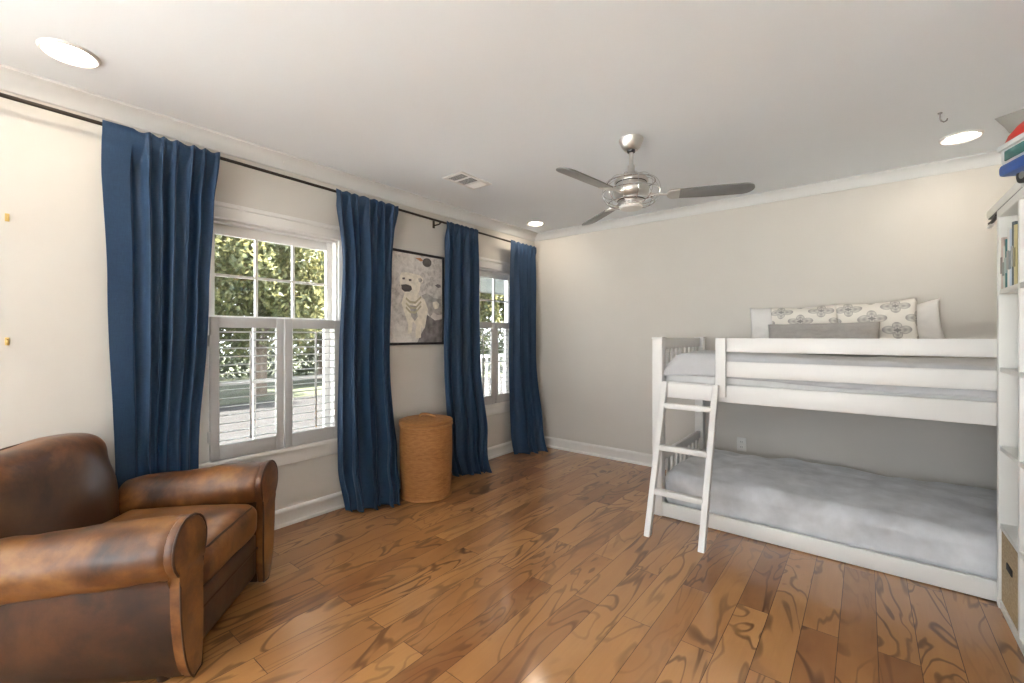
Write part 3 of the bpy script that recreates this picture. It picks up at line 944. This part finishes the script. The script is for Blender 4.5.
# bedding
def slab(bm, x0, x1, y0, y1, z0, z1, r, amp, s, n=26, extra=None):
    c = Vector(((x0+x1)/2, (y0+y1)/2, (z0+z1)/2))
    def sh(p):
        q = p.copy()
        w = c+q
        d = noise.noise((w.x*s, w.y*s, w.z*s*0.7))*amp + noise.noise((w.x*s*2.6+5, w.y*s*2.6, w.z*s))*amp*0.55
        nrm = Vector((q.x/(x1-x0), q.y/(y1-y0), q.z/(z1-z0))); nrm = nrm.normalized()
        q += Vector((nrm.x*d*0.4, nrm.y*d*0.5, d*max(0.0, min(1.0, q.z/(z1-z0)+0.5))))
        if extra: q = Vector(extra(q, w))
        return q
    softbox(bm, x1-x0, y1-y0, z1-z0, r, n, sh)
    return c
YM0, YM1 = BYF+0.040, BYB-0.036
bm = B(); c = slab(bm, BX0+0.062, BX1-0.062, YM0+0.01, YM1, 0.886, 1.085, 0.05, 0.003, 6)
o = obj('mattress', bm, M['mattress'], None, True, 180, loc=c); tag(o, 'white quilted mattress on the upper bunk under the grey blanket', 'mattress', 'bunk mattresses')
bm = B(); c = slab(bm, BX0+0.12, BX1-0.12, YM0+0.09, YM1-0.05, 0.080, 0.225, 0.05, 0.003, 6)
o = obj('mattress', bm, M['mattress'], None, True, 180, loc=c); tag(o, 'mattress on the lower bunk hidden under the fluffy grey duvet', 'mattress', 'bunk mattresses')
# upper blanket: an open shell over the top, front and left end of the mattress
bm = B(); NX, NYs = 120, 60
rows = []
x0, x1 = BX0+0.050, BX1-0.066
sec = []                                     # cross-section from the back, over the top and down the front
zt = 1.118
for k in range(NYs+1):
    t = k/NYs
    L1 = YM1-(YM0-0.004); rr = 0.055; drop = 0.158
    flat = L1-rr; arc = rr*PI/2
    tot = flat+arc+drop-rr
    s_ = t*tot
    if s_ < flat: sec.append((YM1-s_, 0.0, 0))
    elif s_ < flat+arc:
        a = (s_-flat)/rr
        sec.append((YM0-0.004+rr-rr*math.sin(a), -rr+rr*math.cos(a), 1))
    else: sec.append((YM0-0.004, -rr-(s_-flat-arc), 2))
for i in range(NX+1):
    u = i/NX
    row = []
    # left end: comes down in a round shoulder over the first 18 cm
    xa = x0+(x1-x0)*u
    e = 0.0
    if i < 22:
        a = (1-i/22)*PI/2
        xa = x0+0.012+0.16*(1-math.sin(a)); e = -0.175*(1-math.cos(a))
    for (y, dz, part) in sec:
        z = zt+0.030*math.exp(-((xa-2.2)/0.55)**2) + dz
        z = z + e*(1 if part == 0 else max(0.0, 1+dz/0.16))
        w = noise.noise((xa*5, y*5, 2))*0.010 + noise.noise((xa*13, y*9, z*9))*0.005
        yy = y - (abs(w)*0.5 if part == 2 else 0)
        z2 = z + (w if part < 2 else w*0.6)
        z2 = max(z2, 0.952)
        if part == 2 and xa > 2.6: z2 += 0.0
        row.append(bm.verts.new((xa, yy, z2)))
    rows.append(row)
for a, b in zip(rows, rows[1:]):
    for k in range(NYs):
        bm.faces.new((a[k], a[k+1], b[k+1], b[k]))
o = obj('blanket', bm, M['blanket'], None, True, 180); solid(o, 0.010, -1)
tag(o, 'smooth light grey blanket spread over the upper bunk mattress', 'blanket')
# lower duvet: plump, lumpy, spilling to the front rail
def duv(q, w):
    z = q.z
    f = max(0.0, min(1.0, (q.z+0.06)/0.14))
    z += f*(0.022*math.sin(PI*(w.y-YM0)/(YM1-YM0)) - 0.02)
    return (q.x, q.y, z)
bm = B(); c = slab(bm, BX0+0.058, BX1-0.06, YM0-0.004, YM1+0.003, 0.045, 0.315, 0.080, 0.022, 3.4, 60, duv)
o = obj('duvet', bm, M['duvet'], None, True, 180, loc=c)
tag(o, 'fluffy mottled grey duvet covering the lower bunk', 'duvet')

# ladder
TY, FY = BYF-0.028, -1.455           # y at the hooks and at the floor
lad = thing('bunk_ladder', 'slanted white wooden ladder leaning on the upper bunk', 'ladder', (2.095, (TY+FY)/2, 0))
lx, ly = lad.location.x, lad.location.y
ZT = 0.945
def ladder_y(z): return FY+(TY-FY)*z/ZT
ang = math.atan2(TY-FY, ZT)
for x in (1.936, 2.262):
    bm = B()
    L = math.hypot(TY-FY, ZT)
    pts = [(-0.020, 0.0), (0.020, 0.0), (0.020, ZT), (-0.020, ZT)]
    def fn(u, v, w): return (w, ladder_y(v)+u*1.1-ly, v)
    prism(bm, pts, fn, x-lx-0.018, x-lx+0.018, 0.003)
    obj('ladder_rail', bm, M['white'], lad)
for z in (0.262, 0.527, 0.792):
    bm = B(); y = ladder_y(z)-ly
    box(bm, 1.950-lx, 2.248-lx, y-0.026, y+0.022, z-0.017, z+0.017, 0.004)
    obj('rung', bm, M['white'], lad)
bm = B(); box(bm, 1.954-lx, 2.244-lx, TY-0.012-ly, TY+0.008-ly, 0.842, 0.940, 0.003)
obj('hook_plate', bm, M['white'], lad)

# ------------------------------------------------------------------ pillows on the upper bunk
def pillow(name, hw, hgt, th, m, seed, label, loc, rx=0.0, ry=0.0, rz=0.0, group=None, ears=0.06, sag=0.0):
    """plump pillow standing on its long edge: x width, z height, y thickness; rx leans it back"""
    bm = B(); uvl = bm.loops.layers.uv.new('UVMap'); n = 34
    def P(u, v, s):
        pin = 1-ears*(1-v*v)*abs(u)**3
        pin2 = 1-ears*1.4*(1-u*u)*abs(v)**3
        x = hw*u*pin; z = hgt/2*v*pin2
        f = max(0, (1-abs(u)**2.6))**0.55*max(0, (1-abs(v)**2.4))**0.55
        y = s*th/2*f*(1+0.18*noise.noise((u*2.2+seed, v*2.2, s)))
        y += 0.010*noise.noise((u*5+seed, v*5, s*2))*f
        z += -sag*(1-u*u)*max(0, v) + 0.008*noise.noise((u*3, seed, v*3))
        return (x, y, z+hgt/2)
    for s in (-1, 1):
        vs = [[None]*(n+1) for _ in range(n+1)]
        for i in range(n+1):
            for j in range(n+1):
                vs[i][j] = bm.verts.new(P(-1+2*i/n, -1+2*j/n, s))
        for i in range(n):
            for j in range(n):
                f = bm.faces.new((vs[i][j], vs[i+1][j], vs[i+1][j+1], vs[i][j+1]))
                for lp, (a, b) in zip(f.loops, ((i, j), (i+1, j), (i+1, j+1), (i, j+1))):
                    lp[uvl].uv = (a/n, b/n)
    bmesh.ops.remove_doubles(bm, verts=bm.verts[:], dist=1e-5)
    o = obj(name, bm, m, None, True, 180)
    o.location = loc; o.rotation_euler = (rx, ry, rz)
    return tag(o, label, 'pillow', group)
PZ = 1.135
pillow('pillow', 0.285, 0.36, 0.13, M['sheet'], 1, 'plain white pillow at the left end behind the patterned shams', (2.545, -0.115, PZ), R(-6), group='white bed pillows')
pillow('pillow', 0.275, 0.385, 0.12, M['sheet'], 2, 'plain white pillow with its corner up at the right end', (3.185, -0.125, PZ-0.045), R(-6), R(-9), group='white bed pillows', ears=0.09)
pillow('throw_pillow', 0.222, 0.365, 0.13, M['medallion'], 3, 'left of two cream pillows with grey medallion print', (2.655, -0.275, PZ), R(-15), R(-1), group='medallion print pillows')
pillow('throw_pillow', 0.222, 0.380, 0.13, M['medallion'], 4, 'right of two cream pillows with grey medallion print', (3.075, -0.290, PZ), R(-14), R(-3), group='medallion print pillows')
pillow('bolster', 0.325, 0.225, 0.13, M['bolster'], 5, 'long low grey cushion in front of the patterned pillows', (2.765, -0.420, PZ), R(-16), R(-1), ears=0.02)

# ------------------------------------------------------------------ shelf unit
SX0, SX1, SY1 = 3.490, 3.880, -1.122
PITCH = 0.358
shelf = thing('shelf_unit', 'tall white cube shelf unit at the right edge beside the bunk bed', 'shelf', (SX0, SY1, 0))
def spart(name, x0, x1, y0, y1, z0, z1, bev=0.002, m='shelf'):
    bm = B(); box(bm, x0-SX0, x1-SX0, y0-SY1, y1-SY1, z0, z1, bev); return obj(name, bm, M[m], shelf, True)
HT = 1.845
YD = SY1-0.366; YF2 = SY1-0.724; YE = SY1-1.090
spart('side_panel', SX0, SX1, SY1-0.038, SY1, 0, HT)
spart('side_panel', SX0, SX1, YE-0.038, YE, 0, HT)
for yd in (YD, YF2):
    spart('divider', SX0+0.002, SX1-0.002, yd-0.012, yd+0.012, 0.04, HT-0.03)
zs = [0.022, 0.384, 0.744, 1.104, 1.464]
for i, z in enumerate(zs):
    h = 0.022 if i else 0.022
    spart('shelf_board', SX0+0.003, SX1-0.002, YE, SY1-0.038, z-h*0.5+(0.011 if i == 0 else 0), z+h*0.5+(0.011 if i == 0 else 0))
spart('top_panel', SX0, SX1, YE, SY1-0.038, HT-0.036, HT)
spart('back_panel', SX1-0.006, SX1-0.001, YE, SY1-0.038, 0.02, HT-0.02, 0)
spart('plinth', SX0+0.004, SX0+0.02, YE, SY1-0.038, 0.0, 0.024)

# things on the shelf
bk = thing('board', 'pale flat board lying on the shelf unit, jutting past its end', 'board', (3.50, -0.92, HT))
bm = B(); box(bm, -0.012, 0.33, -0.62, 0.0, 0.004, 0.040, 0.002); obj('board_panel', bm, M['shelf'], bk)
bm = B(); box(bm, -0.008, 0.326, -0.616, -0.004, 0.0, 0.004); obj('backing', bm, M['black'], bk)
bm = B()
tube(bm, bez((0.004, -0.13, -0.004), (0.0, -0.09, -0.016), (0.0, -0.05, -0.022), (-0.002, 0.0, -0.018), 8), 0.008, 8)
obj('strap', bm, M['black'], bk)
bm = B(); box(bm, -0.006, 0.010, -0.035, 0.045, -0.036, -0.022, 0.004); obj('strap_end', bm, M['white'], bk)

bookspec = [  # thickness, height, depth, colour, word for the label
    (0.030, 0.235, 0.20, (0.62, 0.50, 0.45), 'tall pinkish beige book first from the bunk bed end'),
    (0.036, 0.190, 0.19, (0.62, 0.64, 0.58), 'pale grey green book second from the bunk bed end'),
    (0.040, 0.215, 0.19, (0.02, 0.16, 0.15), 'dark teal book on the top shelf'),
    (0.038, 0.255, 0.21, (0.74, 0.74, 0.70), 'tall white book beside the dark teal one'),
    (0.034, 0.245, 0.20, (0.55, 0.63, 0.74), 'pale blue book on the top shelf'),
    (0.030, 0.270, 0.21, (0.09, 0.12, 0.13), 'tallest charcoal book on the top shelf'),
    (0.036, 0.250, 0.20, (0.62, 0.54, 0.28), 'mustard yellow book last in the row'),
]
y = SY1-0.038-0.004
for k, (t, h, d, c, lab) in enumerate(bookspec):
    r = thing('book', lab, 'book', (SX0+0.010, y-t/2, 1.475), group='books in the top cube')
    m = noisy('book_cover', c, 0.45, 0.06, 12)
    bm = B()
    box(bm, 0, d, -t/2, -t/2+0.003, 0, h); box(bm, 0, d, t/2-0.003, t/2, 0, h)
    prism(bm, [(0.001, -t/2), (-0.004, -t/4), (-0.005, 0), (-0.004, t/4), (0.001, t/2), (0.003, t/2), (0.003, -t/2)], lambda u, v, w: (u, v, w), 0, h)
    obj('cover', bm, m, r)
    bm = B(); box(bm, 0.004, d-0.004, -t/2+0.003, t/2-0.003, 0.003, h-0.004)
    obj('pages', bm, M['sheet'], r, False)
    bm = B(); box(bm, -0.0062, -0.0035, -t/2*0.8, t/2*0.8, h*0.30, h*0.62)
    obj('spine_panel', bm, mat('spine_panel', tuple(min(1, 0.35+0.6*x) for x in c) if sum(c) < 1 else tuple(x*0.45 for x in c), 0.5), r, False)
    y -= t+0.002
tb = B(); lathe(tb, [(0, 0), (0.030, 0), (0.034, 0.012), (0.034, 0.030), (0.024, 0.046), (0, 0.05)], 20)
o = obj('toy_ball', tb, mat('blue_plastic', (0.03, 0.10, 0.45), 0.3), None, True, loc=(SX0+0.10, -1.408, 1.475+0.2720))
tag(o, 'small blue toy lying on top of the books', 'toy')

# woven drawer basket in the lowest cube
bsk = thing('storage_basket', 'woven seagrass basket in the lowest cube of the shelf', 'basket', (SX0+0.008, (SY1-0.038+YD+0.012)/2, zs[0]+0.0225))
bw = (SY1-0.038-(YD+0.012))/2-0.008
bm = B(); uvl = bm.loops.layers.uv.new('UVMap')
def uvbox(bm, uvl, x0, x1, y0, y1, z0, z1):
    n0 = len(bm.faces)
    box(bm, x0, x1, y0, y1, z0, z1)
    bm.faces.ensure_lookup_table()
    for f in bm.faces[n0:]:
        nx = f.normal
        for lp in f.loops:
            p = lp.vert.co
            lp[uvl].uv = (p.y*2.2, p.z*2.2) if abs(nx.x) > 0.5 else ((p.x*2.2, p.z*2.2) if abs(nx.y) > 0.5 else (p.x*2.2, p.y*2.2))
HB = 0.325
for f in bm.faces: f.normal_update()
uvbox(bm, uvl, 0, 0.014, -bw, bw, 0, HB)
uvbox(bm, uvl, 0.33, 0.344, -bw, bw, 0, HB)
uvbox(bm, uvl, 0.014, 0.33, -bw, -bw+0.012, 0, HB)
uvbox(bm, uvl, 0.014, 0.33, bw-0.012, bw, 0, HB)
uvbox(bm, uvl, 0.014, 0.33, -bw+0.012, bw-0.012, 0, 0.012)
bm.normal_update()
for f in bm.faces:
    nx = f.normal
    for lp in f.loops:
        p = lp.vert.co
        lp[uvl].uv = (p.y*2.2, p.z*2.2) if abs(nx.x) > 0.5 else ((p.x*2.2, p.z*2.2) if abs(nx.y) > 0.5 else (p.x*2.2, p.y*2.2))
obj('basket_body', bm, M['seagrass'], bsk, False)
bm = B(); tube(bm, [(0.007, -bw+0.004, HB), (0.007, bw-0.004, HB)], 0.010, 8)
tube(bm, [(0.337, -bw+0.004, HB), (0.337, bw-0.004, HB)], 0.010, 8)
for s in (-1, 1):
    tube(bm, [(0.007, s*(bw-0.007), HB), (0.337, s*(bw-0.007), HB)], 0.010, 8)
obj('basket_rim', bm, M['seagrass'], bsk)
bm = B(); box(bm, -0.004, 0.001, -0.045, 0.045, 0.185, 0.215, 0.002)
obj('handle_slot', bm, M['dark'], bsk)

# toy truck parked askew on top of the shelf, one corner out over the front edge
toy = thing('toy_truck', 'red, white and blue toy truck with a grey fin on top of the shelf', 'toy', (3.420, -1.570, HT), R(-72))
def plastic(name, c, r=0.35): return mat(name, c, r)
TB, TR, TG, TW = plastic('blue_toy_plastic', (0.015, 0.085, 0.36)), plastic('red_toy_plastic', (0.55, 0.03, 0.02)), plastic('grey_toy_plastic', (0.33, 0.33, 0.31)), plastic('pale_toy_plastic', (0.66, 0.68, 0.70))
TT = plastic('teal_toy_window', (0.05, 0.16, 0.15), 0.15)
bm = B(); box(bm, 0.0, 0.36, 0.0, 0.20, 0.045, 0.092, 0.014); obj('chassis', bm, TB, toy)
bm = B(); box(bm, 0.008, 0.352, 0.006, 0.194, 0.090, 0.158, 0.006); obj('cabin', bm, TW, toy)
for x0, x1 in ((0.040, 0.16), (0.18, 0.33)):
    bm = B(); box(bm, x0, x1, -0.001, 0.006, 0.098, 0.138, 0.004); obj('window', bm, TT, toy)
bm = B(); box(bm, 0.0, 0.36, -0.004, 0.204, 0.146, 0.168, 0.005); obj('side_band', bm, TW, toy)
bm = B(); prism(bm, [(0.010, 0.168), (0.33, 0.168), (0.33, 0.222), (0.16, 0.222), (0.09, 0.216), (0.040, 0.198)], lambda u, v, w: (u, w, v), 0.01, 0.19, 0.008); obj('roof', bm, TR, toy)
bm = B(); prism(bm, [(-0.045, 0.302), (0.05, 0.280), (0.20, 0.248), (0.24, 0.218), (0.12, 0.214), (0.045, 0.204), (0.020, 0.238)], lambda u, v, w: (u, w, v), 0.012, 0.028, 0.003); obj('fin', bm, TG, toy)
for x in (0.07, 0.28):
    for y in (0.050, 0.150):
        bm = B(); tube(bm, [(x, y-0.014, 0.032), (x, y+0.014, 0.032)], 0.032, 20); w = obj('wheel', bm, M['black'], toy)
        bm = B(); tube(bm, [(x, y-0.0155, 0.032), (x, y+0.0155, 0.032)], 0.015, 14); obj('hub', bm, TG, w)

# ------------------------------------------------------------------ ceiling fan
FX, FYY = 1.917, -1.662
fan = thing('ceiling_fan', 'three bladed nickel ceiling fan hanging from the ceiling', 'ceiling fan', (FX, FYY, CH))
bm = B(); lathe(bm, [(0, 0), (0.066, 0), (0.072, -0.008), (0.068, -0.024), (0.055, -0.050), (0.043, -0.066), (0.036, -0.072), (0, -0.072)], 40); obj('canopy', bm, M['nickel'], fan)
bm = B(); lathe(bm, [(0, -0.071), (0.026, -0.071), (0.022, -0.084), (0, -0.088)], 24); obj('canopy_ball', bm, M['black'], fan)
bm = B(); tube(bm, [(0, 0, -0.08), (0, 0, -0.22)], 0.0125, 18); obj('downrod', bm, M['nickel'], fan)
bm = B(); lathe(bm, [(0, -0.155), (0.014, -0.155), (0.020, -0.165), (0.021, -0.195), (0.030, -0.210), (0.045, -0.218), (0, -0.220)], 28); obj('coupling', bm, M['nickel'], fan)
bm = B(); lathe(bm, [(0, -0.212), (0.040, -0.216), (0.080, -0.230), (0.098, -0.250), (0.099, -0.262), (0.086, -0.268), (0.092, -0.280), (0.102, -0.296), (0.102, -0.326), (0.088, -0.350), (0.070, -0.358), (0.070, -0.364), (0.078, -0.368), (0.078, -0.374), (0.060, -0.378), (0.060, -0.398), (0.052, -0.404), (0, -0.404)], 48)
mot = obj('motor_housing', bm, M['nickel'], fan)
bm = B()
for z, r in ((-0.372, 0.0785), (-0.268, 0.0875)):
    tube(bm, [(r*math.cos(2*PI*k/48), r*math.sin(2*PI*k/48), z) for k in range(48)], 0.0028, 6, True)
obj('dark_groove', bm, M['black'], mot)
bm = B(); lathe(bm, [(0, -0.404), (0.064, -0.404), (0.070, -0.410), (0.062, -0.420), (0, -0.424)], 36); obj('bottom_cap', bm, M['trim'], fan)
# polished wire cage around the motor
bm = B()
for z, r in ((-0.262, 0.138), (-0.322, 0.166), (-0.385, 0.132)):
    tube(bm, [(r*math.cos(2*PI*k/56), r*math.sin(2*PI*k/56), z) for k in range(56)], 0.0032, 6, True)
obj('cage_ring', bm, M['chrome'], fan)
bm = None
for k in range(12):
    a = 2*PI*k/12+0.13
    bm = B()
    pts = bez((0.070, 0, -0.226), (0.200, 0, -0.232), (0.212, 0, -0.410), (0.060, 0, -0.400), 16)
    tube(bm, [(p.x*math.cos(a), p.x*math.sin(a), p.z) for p in pts], 0.0019, 6)
    obj('cage_wire', bm, M['chrome'], fan)
def blade_mesh():
    bm = B()
    out = []
    x0, x1 = 0.205, 0.665
    for k in range(15):                                   # rounded, slightly skewed tip
        a = -PI/2+PI*k/14
        out.append((x1-0.055+0.055*math.cos(a), 0.004+0.054*math.sin(a)))
    out += [(0.40, 0.056), (0.26, 0.046)]
    for k in range(9):
        a = PI/2+PI*k/8
        out.append((x0+0.030+0.030*math.cos(a), 0.040*math.sin(a)))
    out += [(0.26, -0.044), (0.40, -0.050)]
    prism(bm, out, lambda u, v, w: (u, v, w), -0.0035, 0.0035, 0.0015)
    return bm
zb = -0.352
for a in (22.5, 142.5, 262.5):
    b = obj('blade', blade_mesh(), M['blade'], fan, True, 40, loc=(0, 0, zb))
    b.rotation_euler = (R(-13), 0, R(a))
    bm = B()
    tube(bm, [(0.075, 0, 0.012), (0.13, 0, 0.008), (0.215, 0, 0.0)], [0.008, 0.006, 0.006], 10)
    pr = []
    for k in range(11):
        t = PI/2+PI*k/10
        pr.append((0.235+0.034*math.cos(t), 0.045*math.sin(t)))
    pr += [(0.272, -0.046), (0.272, 0.046)]
    prism(bm, pr, lambda u, v, w: (u, v, w), -0.0065, 0.0065, 0.002)
    obj('blade_clip', bm, M['nickel'], b)

# ------------------------------------------------------------------ recessed ceiling lights
def downlight(x, y, label):
    t = thing('recessed_light', label, 'ceiling light', (x, y, CH), group='recessed ceiling lights')
    bm = B(); lathe(bm, [(0.068, -0.001), (0.086, -0.011), (0.091, -0.010), (0.095, -0.005), (0.096, 0.0), (0.068, 0.0)], 40)
    obj('trim_ring', bm, M['trim'], t)
    bm = B(); lathe(bm, [(0, -0.0030), (0.060, -0.0030), (0.0685, -0.0020), (0.0685, -0.0005), (0, -0.0005)], 32)
    obj('lens', bm, M['lamp'], t)
    return t
downlight(0.423, -3.883, 'lit round recessed light at the window end, above the armchair')
downlight(0.315, -0.410, 'lit round recessed light in the far corner above the curtain')
downlight(3.450, -0.460, 'lit round recessed light above the bunk bed pillows')
downlight(3.40, -3.88, 'lit round recessed light on the ceiling over the camera end of the shelf wall')

# ------------------------------------------------------------------ ceiling vent, hook
vent = thing('ceiling_vent', 'white rectangular air vent in the ceiling near the window wall', 'vent', (0.655, -1.765, CH))
vx, vy = 0.100, 0.165
bm = B()
for s in (-1, 1):
    box(bm, s*vx, s*(vx-0.024), -vy, vy, -0.008, 0, 0.002); box(bm, -vx+0.02, vx-0.02, s*vy, s*(vy-0.024), -0.008, 0, 0.002)
for y in (-0.055, 0.052):
    box(bm, -vx+0.02, vx-0.02, y-0.008, y+0.008, -0.008, 0, 0.001)
obj('vent_frame', bm, M['trim'], vent)
bm = B(); box(bm, -vx+0.02, vx-0.02, -vy+0.02, vy-0.02, -0.0012, -0.0004); obj('duct_opening', bm, M['dark'], vent, False)
VG = mat('vent_slat_paint', (0.30, 0.30, 0.30), 0.5)
for y0, y1, ang_ in ((-vy+0.026, -0.063, 24), (-0.047, 0.044, 24), (0.060, vy-0.026, -40)):
    n = 6
    for k in range(n):
        y = y0+(y1-y0)*(k+0.5)/n
        bm = B(); xbox(bm, 2*vx-0.05, 0.011, 0.0012, Matrix.Translation((0, y, -0.005)) @ Matrix.Rotation(R(ang_), 4, 'X'))
        obj('vent_slat', bm, M['trim'], vent, False)
hook = B(); tube(hook, [(0, 0, 0), (0, 0, -0.030), (0.004, 0.003, -0.042), (0.016, 0.012, -0.048), (0.028, 0.02, -0.040), (0.030, 0.022, -0.030)], 0.0032, 8)
lathe(hook, [(0, 0), (0.010, 0), (0.009, -0.004), (0, -0.005)], 14)
o = obj('ceiling_hook', hook, M['blade'], None, True, loc=(3.317, -0.926, CH)); tag(o, 'small metal hook screwed into the ceiling near the shelf', 'hook')
hook = B(); tube(hook, [(0, 0, 0), (0, 0, -0.018), (0.006, 0, -0.024), (0.014, 0, -0.020)], 0.002, 8)
o = obj('cup_hook', hook, M['plate'], None, True, loc=(0.040, -2.849, CH-0.031)); tag(o, 'tiny pale hook under the crown moulding above the near window', 'hook')

# brass wall hooks left of the curtain
for z, lab in ((1.795, 'upper of two small brass hooks on the wall left of the curtain'), (1.238, 'lower of two small brass hooks on the wall left of the curtain')):
    t = thing('wall_hook', lab, 'hook', (0, -4.038, z), group='small brass wall hooks')
    bm = B(); box(bm, 0, 0.004, -0.007, 0.007, -0.020, 0.016, 0.002); obj('back_plate', bm, M['brass'], t)
    bm = B(); tube(bm, [(0.003, 0, 0.006), (0.010, 0, 0.002), (0.013, 0, -0.012), (0.020, 0, -0.014), (0.023, 0, -0.004)], 0.003, 8); obj('hook_arm', bm, M['brass'], t)

# outlet on the wall under the upper bunk
t = thing('wall_outlet', 'white electrical outlet plate on the wall above the grey duvet', 'outlet', (2.185, 0, 0.335))
bm = B(); box(bm, -0.036, 0.036, -0.006, 0, -0.058, 0.058, 0.003); obj('cover_plate', bm, M['plate'], t)
for z in (-0.022, 0.022):
    bm = B(); box(bm, -0.016, 0.016, -0.008, -0.005, z-0.014, z+0.014, 0.003); r_ = obj('socket', bm, M['plate'], t)
    bm = B()
    for x in (-0.006, 0.006): box(bm, x-0.0012, x+0.0012, -0.0085, -0.0078, z-0.004, z+0.006)
    obj('slot', bm, M['dark'], r_, False)

# ------------------------------------------------------------------ outdoors
GZ = -0.42
bm = B(); box(bm, -40, -9.2, -30, 40, GZ-0.10, GZ); struct('lawn', bm, M['grass'], label='green lawn beyond the driveway outside', cat='lawn')
bm = B(); box(bm, -9.2, -T-0.02, -4.6, 40, GZ-0.10, GZ-0.005); struct('driveway', bm, M['road'], label='pale concrete driveway outside the near window', cat='driveway')
bm = B(); box(bm, -0.1, 14, -30, YF-T-0.02, GZ-0.10, GZ-0.004); box(bm, -9.2, -T-0.02, -30, -4.62, GZ-0.10, GZ-0.004); struct('patio', bm, M['patio'], label='pale slab added to bounce daylight into the added windows', cat='patio')

def leaves(bm, n, c, rad, size, rnd, squash=1.0):
    for _ in range(n):
        while True:
            p = Vector((rnd.uniform(-1, 1), rnd.uniform(-1, 1), rnd.uniform(-1, 1)))
            if 0.35 < p.length < 1: break
        k = 0.8+0.4*noise.noise(p*2.3+Vector(c))
        q = Vector(c)+Vector((p.x*rad[0], p.y*rad[1], p.z*rad[2]))*k
        a = Vector((rnd.gauss(0, 1), rnd.gauss(0, 1), rnd.gauss(0, 1))).normalized()
        b = a.cross(Vector((rnd.gauss(0, 1), rnd.gauss(0, 1), rnd.gauss(0, 1)))).normalized()
        s = size*rnd.uniform(0.6, 1.3)
        vs = [bm.verts.new(q+a*s), bm.verts.new(q+b*s*0.5), bm.verts.new(q-a*s), bm.verts.new(q-b*s*0.5)]
        bm.faces.new(vs)
def tree(x, y, h, rad, n, label, m, seed, size=0.13):
    rnd = random.Random(seed)
    t = thing('tree', label, 'tree', (x, y, GZ), group='trees across the driveway')
    bm = B()
    tube(bm, [(0, 0, 0), (0.05, 0.03, h*0.3), (-0.03, 0.06, h*0.6), (0.02, 0, h*0.85)], [0.20, 0.15, 0.11, 0.04], 10)
    for k in range(7):
        a = 2*PI*k/7+rnd.random(); z0 = h*(0.28+0.07*k)
        r = rad[0]*rnd.uniform(0.4, 0.75)
        tube(bm, [(0, 0, z0), (r*0.5*math.cos(a), r*0.5*math.sin(a), z0+0.5), (r*math.cos(a), r*math.sin(a), z0+1.1)], [0.07, 0.05, 0.02], 6)
    obj('trunk', bm, M['bark'], t)
    bm = B()
    leaves(bm, n, (0, 0, h*0.62), rad, size, rnd)
    obj('foliage', bm, m, t, False)
tree(-10.2, 1.0, 6.0, (2.6, 2.5, 2.9), 30000, 'leafy green tree across the driveway, filling the near window', M['leaf'], 1, 0.085)
tree(-13.5, 4.6, 7.0, (3.0, 3.0, 3.4), 22000, 'leafy green tree standing right of the nearest tree outside', M['leaf'], 2)
tree(-14.5, -2.0, 7.0, (3.0, 3.0, 3.4), 9000, 'leafy green tree at the left edge of the near window view', M['leaf'], 3)
tree(-12.5, 10.5, 6.5, (3.0, 3.0, 3.1), 22000, 'leafy green tree beyond the porch railing outside', M['leaf'], 4)
tree(-11.5, 15.0, 6.5, (2.8, 2.8, 3.1), 9000, 'leafy green tree furthest right beyond the porch railing', M['leaf'], 5)
rnd = random.Random(9)
bm = B()
for k in range(22):
    leaves(bm, 700, (-16.5+rnd.uniform(-0.6, 0.6), -6+k*1.35, GZ+0.9), (1.2, 1.2, 1.2+0.5*rnd.random()), 0.12, rnd)
o = obj('hedge', bm, M['leaf_dark'], None, False); tag(o, 'long dark green hedge behind the trees outside', 'hedge', kind='stuff')

# porch outside the far window
PZF = -0.10
bm = B(); box(bm, -2.2, -T-0.01, -0.55, 5.0, PZF-0.30, PZF); struct('porch_floor', bm, M['road'], label='porch floor outside the far window', cat='porch')
bm = B(); box(bm, -2.25, -2.05, -0.55, 5.0, 2.02, 2.26, 0.01); box(bm, -2.25, -T-0.02, -0.60, -0.42, 2.02, 2.26, 0.01)
struct('porch_beam', bm, M['porch'], label='white porch beam outside the far window', cat='porch beam')
bm = B(); box(bm, -2.4, -T-0.02, -0.62, 5.0, 2.265, 2.34); struct('porch_roof', bm, M['porch'], label='white porch roof outside the far window', cat='porch roof')
for y in (-0.48, 3.2):
    bm = B(); box(bm, -2.21, -2.09, y-0.06, y+0.06, PZF, 2.02, 0.008); box(bm, -2.23, -2.07, y-0.08, y+0.08, PZF, PZF+0.14, 0.008)
    o = struct('porch_post', bm, M['trim'], label='square white porch post outside the far window', cat='porch post')
rail = thing('porch_railing', 'white porch railing with turned balusters outside the far window', 'railing', (-2.15, 0, PZF))
bm = B(); box(bm, -0.045, 0.045, -0.42, 3.14, 0.98, 1.04, 0.01); obj('handrail', bm, M['trim'], rail)
bm = B(); box(bm, -0.03, 0.03, -0.42, 3.14, 0.10, 0.15, 0.006); obj('bottom_rail', bm, M['trim'], rail)
bal = None
for k in range(22):
    y = -0.34+k*0.158
    if bal is None:
        bm = B(); lathe(bm, [(0.024, 0.15), (0.024, 0.28), (0.016, 0.30), (0.028, 0.34), (0.034, 0.44), (0.024, 0.56), (0.017, 0.66), (0.026, 0.70), (0.017, 0.73), (0.024, 0.80), (0.024, 0.98)], 14)
        bal = obj('baluster', bm, M['trim'], rail, loc=(0, y, 0))
    else:
        o = bal.copy(); col.objects.link(o); o.parent = rail; o.location = (0, y, 0)
